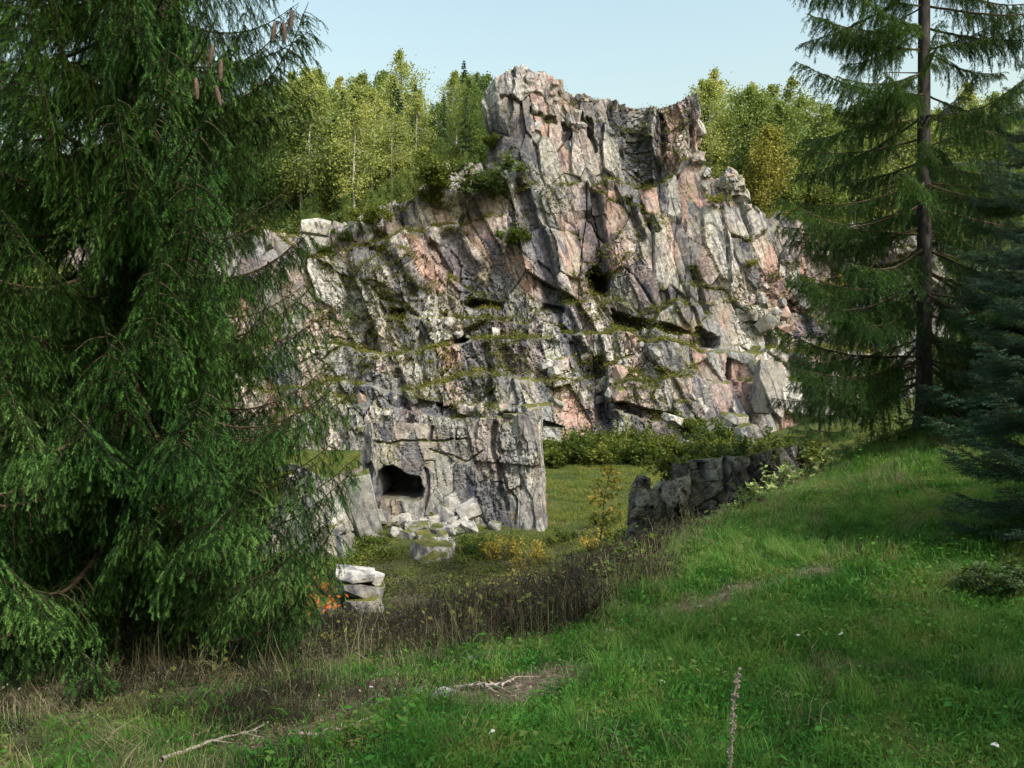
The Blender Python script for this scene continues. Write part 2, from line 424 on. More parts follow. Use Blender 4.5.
# ------------------------------------------------------------------ rock faces
def joints(s, z, seed, k=1.0, skew=.30, amps=(1.1, .50, .20, .07), sizes=((5.2, 9.0), (1.5, 3.6), (.55, 1.15), (.20, .36))):
    """blocky, jointed rock: tilted facets on four scales with recessed cracks between them"""
    s0 = s + (fbm(s * .35, z * .35, seed + 90, 2) - .5) * .7 * k; z0 = z + (fbm(s * .3, z * .3, seed + 95, 2) - .5) * .8 * k
    d = 0; ids = []
    for q, (am, (a, b)) in enumerate(zip(amps, sizes)):
        a *= k; b *= k
        wob = .10 * a
        u = (s0 + skew * z0 + (vn2(s / a * 2.3, z / b * 2.3, seed + q) - .5) * wob) / a; v = (z0 - .12 * s0) / b
        f1, f2, dx, dy, cx, cy = worley(u, v, seed + 11 * q)
        e = hf(cx, cy, np.full(cx.shape, seed + 3)); tx = hf(cx, cy, np.full(cx.shape, seed + 4)) - .5; ty = hf(cx, cy, np.full(cx.shape, seed + 5)) - .5
        if q == 0: rough = .25 + 1.9 * sstep(.42, .66, fbm(s * .16 / k, z * .16 / k, seed + 33, 3))          # plain slabs here, shattered rock there
        if q > 1: am = am * rough
        tl = (1.9, 1.9, 1.6, 1.5)[q]
        d = d + am * k * ((e - .5) * 1.5 + tx * dx * tl + ty * dy * tl)
        cw = (.025, .045, .08, .13)[q]
        d = d - am * k * (.35, .55, 1.0, .9)[q] * (1 - sstep(0, cw, f2 - f1)) * (hf(cx, cy, np.full(cx.shape, seed + 6)) * .8 + .2)
        ids.append((e, hf(cx, cy, np.full(cx.shape, seed + 8)), hf(cx, cy, np.full(cx.shape, seed + 9))))
    d = d + (fbm(s * 1.5 / k, z * 1.1 / k, seed + 50, 5, .6) - .5) * .06 * k
    return d, ids


def rock_sheet(name, plan, zb, zt, res, mat, seed, k=1.0, spine=None, cap_rows=14, features=None, lean=.12, ledges=(), normal_win=1.2,
               amps=(1.1, .50, .20, .07), skew=.30, tint=None, parent=None, crest_jag=.5):
    """a rock wall that follows a plan line (outside on the camera's side), from zb to zt, closed by a cap that runs back to `spine`"""
    plan = np.asarray(plan, float)
    L = np.concatenate([[0], np.cumsum(np.linalg.norm(np.diff(plan, axis=0), axis=1))])
    s = np.arange(0, L[-1], res); n = len(s)
    x = np.interp(s, L, plan[:, 0]); y = np.interp(s, L, plan[:, 1])
    w = max(1, int(normal_win / res))
    sm = lambda a: np.convolve(np.pad(a, w, mode='edge'), np.ones(2 * w + 1) / (2 * w + 1), 'valid')
    xs_, ys_ = sm(x), sm(y)
    tx, ty = np.gradient(xs_), np.gradient(ys_); ln = np.hypot(tx, ty) + 1e-9; nx, ny = ty / ln, -tx / ln
    x, y = sm(x) * .4 + x * .6, sm(y) * .4 + y * .6
    top = zt(x, y, s); bot = zb(x, y, s) if callable(zb) else np.full(n, zb)
    rows = int(np.max(top - bot) / res)
    t = np.linspace(0, 1, rows)[:, None]
    Z = bot[None] + t * (top - bot)[None]; S = np.broadcast_to(s[None], Z.shape); X0 = np.broadcast_to(x[None], Z.shape)
    d, ids = joints(S, Z, seed, k, skew, amps)
    st = np.zeros(Z.shape); pk = np.zeros(Z.shape); pl = np.zeros(Z.shape)
    back = lean * (Z - bot[None])
    for (lx, lz, dep) in ledges:
        zl = np.interp(X0, lx, lz) + (fbm(S * .5, S * 0 + 3, seed + 70, 3) - .5) * 1.2 * k
        fade = sstep(lx[0] - 2.5 * k, lx[0] + 1.5 * k, X0) * (1 - sstep(lx[-1] - 2.5 * k, lx[-1] + 3.5 * k, X0))
        back = back + dep * sstep(0, .30 * k, Z - zl) * fade
    pk = np.clip((ids[1][1] - .38) * 2.6, 0, 1) * sstep(.30, .52, fbm(S * .13 / k, Z * .16 / k, seed + 60, 3)) + .25 * (ids[2][1] > .75)
    pl = np.clip((ids[2][2] - .55) * 1.8, 0, 1) * .5 + np.clip((ids[1][0] - .5) * 2.2, 0, .8)
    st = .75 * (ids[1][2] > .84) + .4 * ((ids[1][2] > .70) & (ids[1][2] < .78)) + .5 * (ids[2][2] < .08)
    if features is not None:
        df, sf, pf, lf = features(X0, Z, S)
        d = d + df; st = np.maximum(st, sf); pk = np.clip(pk + pf, 0, 1); pl = np.clip(pl + lf, 0, 1)
    jag = crest_jag * k * ((ids[1][0] - .5) * 1.3 + (ids[2][0] - .5) * .5) * sstep(.55, 1., t)
    off = d - back
    X = x[None] + nx[None] * off; Y = y[None] + ny[None] * off; Zf = Z + jag
    # cap: from the crest back to the spine
    q = np.linspace(0, 1, cap_rows + 1)[1:, None] ** 1.4
    sx, sy, sz = spine(x, y, s, Zf[-1])
    CX = X[-1][None] + q * (sx - X[-1])[None]; CY = Y[-1][None] + q * (sy - Y[-1])[None]
    dd, ids2 = joints(np.broadcast_to(s[None], CX.shape), CY * 1.0 + 40, seed + 200, k * .8)
    CZ = Zf[-1][None] + q * (sz - Zf[-1])[None] + dd * .55 * np.sin(np.pi * np.clip(q, 0, 1)) ** .5 * .9
    X = np.concatenate([X, CX]); Y = np.concatenate([Y, CY]); Zf = np.concatenate([Zf, CZ])
    ext = lambda a, b: np.concatenate([a, b])
    pk = ext(pk, .5 * (ids2[1][1] > .6)); st = ext(st, 0 * CX); pl = ext(pl, .9 * (ids2[2][2] > .35))
    if tint is not None: pk = np.clip(pk * tint[0], 0, 1); st = st * tint[1]; pl = np.clip(pl * tint[2], 0, 1)
    r, m = X.shape
    V = np.stack([X, Y, Zf], 2).reshape(-1, 3)
    i, j = np.meshgrid(np.arange(r - 1), np.arange(m - 1), indexing='ij'); i = i.ravel(); j = j.ravel()
    F = np.stack([i * m + j, i * m + j + 1, (i + 1) * m + j + 1, (i + 1) * m + j], 1)
    F = np.concatenate([F[:, [0, 1, 2]], F[:, [0, 2, 3]]])
    rk = np.stack([pk, st, pl, np.ones_like(pk)], 2).reshape(-1, 4)
    me = mesh_np(name, V, F, [mat], smooth=False, attrs={'rk': ('FLOAT_COLOR', rk)})
    return part(name, me, parent), V, F


def features_from(caves, gullies, pinks, bumps, Y):
    """caves, joints and colour patches given where the photo shows them, as metres on the face"""
    cv = [(at(px, py, Y), rx / FPX * Y, ry / FPX * Y, dep) for px, py, rx, ry, dep in caves]
    gl = [(np.array([at(*p, Y)[[0, 2]] for p in pts]), w, dep, dk) for pts, w, dep, dk in gullies]
    pn = [(at(px, py, Y), rx / FPX * Y, ry / FPX * Y, a, b) for px, py, rx, ry, a, b in pinks]
    bp = [(at(px, py, Y), rx / FPX * Y, ry / FPX * Y, h) for px, py, rx, ry, h in bumps]

    def f(X, Z, S):
        d = np.zeros(X.shape); st = np.zeros(X.shape); pk = np.zeros(X.shape); pl = np.zeros(X.shape)
        wx = (fbm(X * .9, Z * .9, 77, 3) - .5); wz = (fbm(X * .9 + 40, Z * .9, 78, 3) - .5)
        for c, rx, rz, dep in cv:
            rag = (fbm(X * 1.6 / rx + c[0], Z * 1.6 / rz, 79, 3) - .5)
            ex = np.abs(X - c[0] + wx * rx * .8) / rx; ez = np.abs(Z - c[2] + wz * rz * .8 + .25 * (X - c[0])) / rz
            q = .3 * np.hypot(ex, ez) + .7 * np.maximum(ex * 1.08, ez * 1.12) + rag * .6
            q = np.maximum(q, .9 - (Z - c[2]) / rz - .70 + rag * .5)
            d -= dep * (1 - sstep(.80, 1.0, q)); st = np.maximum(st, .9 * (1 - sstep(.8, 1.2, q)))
        for P, w, dep, dk in gl:
            q = seg_dist(X + wx * .5, Z + wz * .3, P) / w
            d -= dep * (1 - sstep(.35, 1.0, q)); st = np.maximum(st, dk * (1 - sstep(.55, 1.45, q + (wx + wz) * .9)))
        for c, rx, rz, a, b in pn:
            q = 1 - sstep(.5, 1.1, np.hypot((X - c[0]) / rx, (Z - c[2]) / rz) + wx * .8)
            pk += a * q; pl += b * q
        for c, rx, rz, h in bp:
            q = np.hypot((X - c[0]) / rx, (Z - c[2]) / rz); d += h * np.sqrt(np.clip(1 - q * q, 0, 1))
        return d, st, pk, pl
    return f


YC = 53.0
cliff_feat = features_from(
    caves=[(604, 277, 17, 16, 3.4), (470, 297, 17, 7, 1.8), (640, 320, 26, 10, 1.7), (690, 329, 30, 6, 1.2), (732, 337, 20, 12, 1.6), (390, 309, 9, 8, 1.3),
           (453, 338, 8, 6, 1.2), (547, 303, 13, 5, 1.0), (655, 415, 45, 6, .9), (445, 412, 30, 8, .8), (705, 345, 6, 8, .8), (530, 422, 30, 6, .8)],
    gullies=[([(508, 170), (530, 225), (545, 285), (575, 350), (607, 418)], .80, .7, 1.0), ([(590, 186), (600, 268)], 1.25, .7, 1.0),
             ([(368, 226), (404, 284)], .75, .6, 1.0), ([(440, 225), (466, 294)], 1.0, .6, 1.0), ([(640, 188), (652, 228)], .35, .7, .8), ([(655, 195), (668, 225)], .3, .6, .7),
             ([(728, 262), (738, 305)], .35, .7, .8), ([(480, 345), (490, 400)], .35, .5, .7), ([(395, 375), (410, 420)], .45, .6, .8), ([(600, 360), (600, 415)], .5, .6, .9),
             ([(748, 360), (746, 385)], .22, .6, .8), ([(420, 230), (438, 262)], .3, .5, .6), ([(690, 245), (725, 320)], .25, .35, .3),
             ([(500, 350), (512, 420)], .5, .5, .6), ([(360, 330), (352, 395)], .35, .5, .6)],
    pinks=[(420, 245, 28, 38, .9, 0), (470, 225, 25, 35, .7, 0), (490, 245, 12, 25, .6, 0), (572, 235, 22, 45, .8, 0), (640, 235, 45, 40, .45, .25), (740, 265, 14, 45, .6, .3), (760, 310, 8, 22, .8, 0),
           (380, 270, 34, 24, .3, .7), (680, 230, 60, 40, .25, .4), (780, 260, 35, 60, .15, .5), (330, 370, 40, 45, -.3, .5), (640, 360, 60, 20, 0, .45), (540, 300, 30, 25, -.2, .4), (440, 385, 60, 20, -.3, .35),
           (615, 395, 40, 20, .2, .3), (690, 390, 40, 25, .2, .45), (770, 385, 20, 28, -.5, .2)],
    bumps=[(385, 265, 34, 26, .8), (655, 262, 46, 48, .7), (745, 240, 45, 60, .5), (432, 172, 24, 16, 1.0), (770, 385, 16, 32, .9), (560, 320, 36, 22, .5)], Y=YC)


def zline(pts): P = np.array([at(*p, YC) for p in pts]); return P[:, 0], P[:, 2]


cliff_ledges = [(*zline([(150, 345), (300, 342), (370, 356), (430, 348), (500, 340), (560, 336), (640, 334), (700, 352), (790, 352), (900, 350)]), 2.0),
                (*zline([(150, 392), (320, 386), (400, 392), (480, 378)]), 1.1), (*zline([(415, 312), (450, 318), (500, 322)]), .8), (*zline([(480, 378), (560, 384), (640, 376), (720, 384), (860, 380)]), .7), (*zline([(280, 412), (380, 408), (470, 414), (560, 404)]), .5), (*zline([(560, 300), (600, 300), (660, 306), (740, 300)]), .5),
                (*zline([(300, 246), (350, 240), (420, 214), (470, 206)]), .9), (*zline([(520, 345), (600, 392), (700, 372), (760, 402)]), .5)]
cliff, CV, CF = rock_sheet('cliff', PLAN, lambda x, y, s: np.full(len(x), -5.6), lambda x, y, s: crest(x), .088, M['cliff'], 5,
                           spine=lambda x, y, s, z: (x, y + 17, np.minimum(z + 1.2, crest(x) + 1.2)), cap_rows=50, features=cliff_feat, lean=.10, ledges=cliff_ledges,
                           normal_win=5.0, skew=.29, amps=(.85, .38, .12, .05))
tag(cliff, 'jointed grey and pink quarry face with caves and mossy ledges', None, None, 'structure')

# the crag on top of the face
YT = 60.0
TP = np.array([(470, 175), (480, 118), (484, 84), (498, 74), (516, 68), (530, 69), (546, 74), (562, 84), (575, 94), (592, 95), (612, 95), (640, 98), (654, 104), (668, 101), (684, 100), (690, 97), (697, 96), (703, 98), (725, 150)], float)
TX = (TP[:, 0] - 512) / FPX * YT; TZ = (384 - TP[:, 1]) / FPX * YT
crag_plan = [(-1.05, 67.6), (-2.2, 62.9), (-2.09, 60.6), (-.73, 59.5), (1.26, 59.2), (3.14, 59.9), (5.24, 59.7), (6.91, 59.6), (8.2, 59.8), (9.3, 61.0), (10.0, 61.1), (10.4, 60.3), (12.2, 59.6), (14.0, 59.3), (14.1, 61.4), (13.6, 67.6)]
crag_feat = features_from(
    caves=[(566, 132, 5, 12, .5), (552, 118, 6, 5, .5), (538, 112, 8, 5, .4), (590, 130, 4, 12, .5)],
    gullies=[([(622, 108), (638, 150), (655, 184)], 1.2, .6, 1.0), ([(659, 112), (662, 152)], .2, .6, .8), ([(690, 108), (692, 160)], .25, .5, .6), ([(512, 72), (508, 120)], .3, .5, .5), ([(580, 112), (596, 150)], .22, .5, .6)],
    pinks=[(675, 140, 26, 45, .9, 0), (545, 90, 30, 18, .6, .3), (575, 130, 30, 35, .45, .3), (498, 110, 20, 40, -.4, -.2), (600, 160, 20, 20, .4, .4)], bumps=[(500, 105, 20, 34, .8)], Y=YT)


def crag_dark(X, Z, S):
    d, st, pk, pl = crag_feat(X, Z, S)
    st = np.maximum(st, .97 * (1 - sstep(.9, 2.2, X + (fbm(S, Z, 4, 3) - .5) * 2.5)) * (1 - sstep(19.6, 21, Z)))  # dark left end: its own dark tone plus shade painted into the colour
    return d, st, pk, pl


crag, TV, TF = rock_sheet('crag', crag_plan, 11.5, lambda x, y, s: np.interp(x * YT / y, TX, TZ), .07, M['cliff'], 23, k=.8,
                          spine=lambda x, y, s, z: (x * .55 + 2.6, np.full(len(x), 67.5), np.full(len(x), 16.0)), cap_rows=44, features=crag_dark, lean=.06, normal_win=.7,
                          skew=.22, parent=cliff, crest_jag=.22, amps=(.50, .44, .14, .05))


# ------------------------------------------------------------------ loose blocks
def block_mesh(name, rng, sx, sy, sz, mat, cuts=7, pink=.3, pale=.4, bev=.06):
    """an angular, chipped stone: a box cut by random planes, its hull rebuilt and slightly bevelled"""
    import bmesh
    bm = bmesh.new(); bmesh.ops.create_cube(bm, size=2.0)
    for _ in range(cuts):
        nrm = Vector(rng.normal(size=3)); nrm.normalize()
        g = bm.verts[:] + bm.edges[:] + bm.faces[:]
        bmesh.ops.bisect_plane(bm, geom=g, plane_co=nrm * float(rng.uniform(.86, 1.22)), plane_no=nrm, clear_outer=True)
        es = [e for e in bm.edges if e.is_boundary]
        if es: bmesh.ops.edgeloop_fill(bm, edges=es)
    for v in bm.verts: v.co = Vector((v.co.x * sx, v.co.y * sy, v.co.z * sz))
    bmesh.ops.remove_doubles(bm, verts=bm.verts, dist=.02 * max(sx, sy, sz))
    if bev: bmesh.ops.bevel(bm, geom=bm.edges[:], offset=bev * min(sx, sy, sz), segments=1, affect='EDGES', clamp_overlap=True)
    bmesh.ops.triangulate(bm, faces=bm.faces[:])
    bmesh.ops.recalc_face_normals(bm, faces=bm.faces[:])
    V = np.array([v.co[:] for v in bm.verts]); F = np.array([[v.index for v in f.verts] for f in bm.faces]); bm.free()
    rk = np.tile([pink, 0, pale, 1], (len(V), 1))
    return mesh_np(name, V, F, [mat], attrs={'rk': ('FLOAT_COLOR', rk)})


rng = np.random.default_rng(11)
BL = [block_mesh('rock_block', rng, .5, .42, .55, M['cliff'], 10, p, q) for p, q in ((.1, .4), (.8, .1), (.3, .8), (0, .1), (.5, .5), (.2, .6))]
# proud and tumbled blocks of the face: pieces of the cliff, set into its surface
cv_c = (CV[CF[:, 0]] + CV[CF[:, 1]] + CV[CF[:, 2]]) / 3


def face_point(V, px, py, Y):
    p = at(px, py, Y); q = V[:, [0, 2]] / V[:, 1:2] - p[[0, 2]] / Y
    r2 = (q ** 2).sum(1); k = np.nonzero(r2 < max(.0035 ** 2, r2.min() * 1.5))[0]; return V[k[np.argmin(V[k, 1])]]


spots = []
for (cx, cy, rx, ry, n, smin, smax) in ((735, 178, 24, 22, 58, .35, .95), (720, 160, 14, 10, 8, .5, 1.2), (790, 300, 30, 40, 22, .4, 1.0), (590, 378, 45, 26, 22, .4, .9),
                                        (700, 405, 40, 18, 16, .3, .8), (560, 110, 28, 26, 20, .3, .8), (340, 235, 24, 10, 8, .6, 1.3), (760, 330, 14, 40, 14, .4, .9), (470, 330, 60, 12, 12, .3, .7),
                                        (660, 345, 40, 12, 10, .3, .8), (540, 80, 30, 8, 9, .4, .9), (450, 400, 90, 14, 16, .3, .9)):
    for _ in range(n): spots.append((cx + rx * rng.normal() * .6, cy + ry * rng.normal() * .6, rng.uniform(smin, smax)))
AV = np.concatenate([CV, TV])
for i, (px, py, s_) in enumerate(spots):
    p = face_point(AV, px, py, YC)
    part('rock_block', BL[i % len(BL)], cliff, p + np.array([0, .30 * s_, -.05]), (rng.normal() * .35, rng.normal() * .35, rng.uniform(0, 6.3)), tuple(s_ * rng.uniform(.6, 1.5, 3)))

# ------------------------------------------------------------------ rock outcrops in the quarry
YF = 26.5
fo_feat = features_from(
    caves=[(398, 488, 23, 19, 2.3)], gullies=[([(432, 452), (470, 462), (485, 450)], .05, .10, .1), ([(494, 424), (498, 470), (505, 510)], .12, .2, .5), ([(497, 462), (515, 500), (512, 525)], .06, .15, .4),
                                              ([(372, 443), (430, 443), (468, 439)], .05, .14, .2), ([(424, 470), (420, 520)], .08, .2, .5), ([(432, 428), (431, 441)], .05, .2, .6), ([(456, 424), (457, 440)], .05, .2, .6)],
    pinks=[(415, 466, 22, 7, .9, 0), (400, 432, 30, 8, .6, .2), (452, 478, 34, 34, -.4, .25), (525, 470, 18, 50, .1, .5)], bumps=[], Y=YF)
fo = thing('rock_outcrop', at(450, 530, YF), 'squared grey rock wall with a dark hollow, standing on the quarry floor', 'rock')
# plan in the outcrop's own axes (origin at its base)
o0 = np.array([float(c) for c in fo.location])
foT = np.array([(290, 486), (330, 478), (356, 470), (360, 426), (372, 421), (420, 424), (466, 427), (470, 421), (500, 418), (520, 414), (540, 411), (546, 412)], float)
foX = (foT[:, 0] - 512) / FPX * YF; foZ = (384 - foT[:, 1]) / FPX * YF
fo_plan = [(-8.6, 30), (-7.6, 27.6), (-6.2, 26.6), (-5.0, 26.9), (-4.8, 26.5), (-2.6, 26.7), (-.7, 26.5), (.4, 26.0), (1.08, 26.1), (1.3, 27.2), (1.2, 29.5)]
w_, _, _ = rock_sheet('rock_face', fo_plan, -6.0, lambda x, y, s: np.interp(x, foX, foZ), .042, M['block'], 41, k=.42,
                      spine=lambda x, y, s, z: (x * .8 - .6, np.full(len(x), 29.3), z - .4), cap_rows=20, features=fo_feat, lean=.05, normal_win=.4, skew=.1,
                      amps=(.28, .20, .12, .06), parent=fo, crest_jag=.18)
w_.location = tuple(-o0)
rs = np.random.default_rng(5)
for (px, py, sx, sy, sz, rz) in ((518, 416, .50, .4, .09, .1), (531, 410, .26, .25, .20, .4)):
    b = part('rock_block', block_mesh('rock_block', rs, sx, sy, sz, M['block'], 8, .35, .3), fo, at(px, py, 27.0 if py > 425 else 26.75) - o0, (rs.normal() * .05, rs.normal() * .05, rz))


def boulder(px, py, Y, sx, sy, sz, label, cat='boulder', rot=(0, 0, 0), mat='stone', seed=0, pink=.2, pale=.5, cuts=7, name='boulder', group=None):
    r_ = np.random.default_rng(seed + 100); p = at(px, py, Y)
    o = part(name, block_mesh(name, r_, sx, sy, sz, M[mat], cuts, pink, pale), None, p, rot)
    return tag(o, label, cat, group)


boulder(364, 508, 25.6, .42, .5, 1.15, 'tall grey slab leaning beside the dark hollow', 'rock slab', (.1, -.22, .2), 'block', 1, .1, .5, 5, 'rock_slab')
boulder(316, 227, 53.2, .95, .7, .55, 'whitish boulder on the left end of the cliff crest', 'boulder', (0, .1, .2), 'stone', 31, .1, 1.)
boulder(432, 570, 22.5, .55, .5, .75, 'pale fissured rock below the rubble in front of the rock wall', 'boulder', (.1, .1, .5), 'block', 3, .1, .9)
boulder(746, 436, 45, .55, .5, .75, 'narrow pale rock at the right end of the quarry shrubs', 'boulder', (.1, .2, .3), 'block', 16, .1, .5, 11)
boulder(735, 420, 47.5, .75, .6, .4, 'flat pale boulder under the cliff behind the narrow rock', 'boulder', (.1, .1, .6), 'block', 7, .3, .3, 11)
boulder(672, 420, 49, .45, .5, .3, 'pointed stone at the foot of the cliff above the quarry shrubs', 'boulder', (.1, .3, .6), 'stone', 17, .3, .8)
boulder(768, 388, 52.0, .95, .7, 1.7, 'large smooth grey slab at the right foot of the cliff', 'rock slab', (-.12, .14, .1), 'block', 8, .2, .1, 13, 'rock_slab')
for i, (px, py, Y, s_) in enumerate(((690, 447, 43, .45), (700, 441, 44, .5), (664, 450, 42, .3), (640, 452, 42, .26), (575, 452, 43, .3), (585, 455, 41, .25), (610, 449, 44, .3), (720, 455, 40, .3))):
    g = ground_at(px, py + 6, 30, 48)
    boulder(px, py, g[1], s_, s_ * .8, s_ * .7, 'pale stone among the quarry shrubs', 'stone', (.2, .2, i), 'stone', 20 + i, .2, .8, 6, 'stone', 'stones among the quarry shrubs')
# capped stone pillar
for i, (px, py, Yq, sx, sy, sz, rot, mt, cu, nm, lb) in enumerate((
        (355, 574, 12.5, .30, .30, .075, (.10, .12, .2), 'stone', 7, 'capstone', 'flat white capstone on top of the broken stone stack'),
        (374, 577, 12.6, .15, .22, .07, (.1, -.1, .5), 'stone', 8, 'stone', 'small white stone beside the capstone'),
        (354, 588, 12.5, .25, .28, .13, (.05, .06, .5), 'block', 12, 'stone', 'grey block directly under the white capstone'),
        (373, 590, 12.6, .17, .26, .15, (.1, .2, .1), 'block', 12, 'stone', 'narrow grey block on the right of the broken stack'),
        (364, 607, 12.4, .24, .30, .17, (.0, -.15, .9), 'block', 12, 'stone', 'big grey block low in the broken stone stack'),
        (346, 612, 12.6, .20, .30, .15, (.1, .1, .3), 'darkrock', 10, 'stone', 'dark block at the lower left of the broken stack'),
        (318, 606, 12.5, .36, .34, .15, (.03, .03, .9), 'darkrock', 11, 'stone', 'dark blocky stone behind the orange leaved plant'),
        (292, 602, 12.6, .34, .34, .14, (.03, 0, 1.2), 'darkrock', 11, 'stone', 'dark stone at the left end of the stone row'))):
    boulder(px, py, Yq, sx, sy, sz, lb, 'stone', rot, mt, 50 + i, .1, 1.0 if mt == 'stone' else .15, cu, nm)
boulder(358, 627, 12.6, .40, .4, .15, 'buried footing stone beneath the capped pillar', 'stone', (0, 0, .3), 'darkrock', 59, .1, .2, 6, 'stone')
# rubble below the hollow
for i in range(46):
    px = 395 + rs.normal() * 16 + i * 1.7; py = 524 + rs.normal() * 7 + (i % 5) * 2
    if i % 3 == 0: px = 432 + rs.normal() * 12; py = 545 + rs.normal() * 9
    g = ground_at(px, py + 3, 15, 26.2); s_ = rs.uniform(.13, .36)
    boulder(px, py, g[1], s_, s_ * .8, s_ * .75, 'pale angular stone in the rubble below the rock hollow', 'stone', tuple(rs.uniform(-.5, .5, 3)), ('stone', 'block')[i % 2], 70 + i, .1, .45, 6, 'rubble_stone', 'rubble below the rock hollow')
YL = 21.0
lo = thing('rock_outcrop', at(320, 585, YL), 'low mossy rock step left of the leaning slab', 'rock'); l0 = np.array([float(c) for c in lo.location])
w3, LV, LF = rock_sheet('rock_face', [(-7.6, 23), (-7.0, 21.3), (-5.6, 20.7), (-4.7, 20.9), (-4.3, 21.6), (-4.2, 23)], -6.2,
                        lambda x, y, s: np.interp(x, [-7.6, -6.2, -5.4, -4.9, -4.4, -4.1], [-2.4, -2.5, -2.75, -3.2, -3.9, -4.3]) , .04, M['block'], 63, k=.4, spine=lambda x, y, s, z: (x * .7 - 1.7, np.full(len(x), 23.4), z - .1), cap_rows=16,
                        lean=.35, normal_win=.35, skew=.1, amps=(.5, .34, .2, .09), parent=lo, crest_jag=.3)
w3.location = tuple(-l0)
# dark outcrop at the edge of the meadow
YD = 15.0
do = thing('rock_outcrop', at(710, 525, YD), 'dark weathered rock ledge at the edge of the grass slope', 'rock')
d0 = np.array([float(c) for c in do.location])
doT = np.array([(632, 508), (640, 490), (650, 482), (668, 474), (684, 470), (700, 461), (722, 456), (745, 452), (770, 456), (800, 450), (850, 446), (880, 448)], float)
doX = (doT[:, 0] - 512) / FPX * YD; doZ = (384 - doT[:, 1]) / FPX * YD - .14
dfeat = features_from(caves=[(693, 508, 8, 9, .5)], gullies=[([(702, 455), (698, 490), (695, 525)], .10, .35, .5), ([(680, 466), (699, 478)], .04, .1, .2), ([(650, 480), (652, 525)], .05, .15, .4), ([(740, 460), (735, 500)], .07, .2, .5)],
                      pinks=[(675, 490, 16, 18, .2, .5), (660, 500, 14, 20, .5, .1)], bumps=[(675, 495, 22, 28, .25), (745, 480, 30, 30, .2)], Y=YD)
w2, _, _ = rock_sheet('rock_face', [(2.5, 18.2), (2.3, 16.6), (2.5, 15.5), (3.1, 15.0), (3.6, 14.8), (3.85, 15.3), (4.6, 15.2), (5.5, 15.7), (6.6, 16.4), (7.2, 18)], -4.6,
                      lambda x, y, s: np.interp(x, doX, doZ), .028, M['darkrock'], 57, k=.24, spine=lambda x, y, s, z: (x * .7 + 1.4, np.full(len(x), 18.0), z - .3), cap_rows=18, features=dfeat,
                      lean=.18, normal_win=.5, skew=.15, amps=(.8, .7, .4, .16), parent=do, crest_jag=.10)
w2.location = tuple(-d0)


# ------------------------------------------------------------------ spruces close by
def shoot_needles(mb, P0, P1, rng, step=.0055, ln=.017, wd_=.0022, m=1):
    """needles all round many straight shoots P0 -> P1"""
    L = np.linalg.norm(P1 - P0, axis=1); cnt = np.maximum(2, (L / step).astype(int))
    idx = np.repeat(np.arange(len(P0)), cnt); n = len(idx)
    t = rng.random(n); B = P0[idx] + (P1 - P0)[idx] * t[:, None]
    T = (P1 - P0)[idx] / (L[idx][:, None] + 1e-9)
    Rv = rng.normal(size=(n, 3)); Rv[:, 2] += .25; Rv -= T * (Rv * T).sum(1)[:, None]; Rv /= np.linalg.norm(Rv, axis=1)[:, None] + 1e-9
    D = Rv * .85 + T * .6; D /= np.linalg.norm(D, axis=1)[:, None]
    W = np.cross(D, T); W /= np.linalg.norm(W, axis=1)[:, None] + 1e-9
    l = ln * rng.uniform(.75, 1.15, n)[:, None]
    V = np.stack([B - W * wd_, B + W * wd_, B + D * l], 1).reshape(-1, 3)
    mb.add(V, np.arange(n * 3).reshape(-1, 3), m)


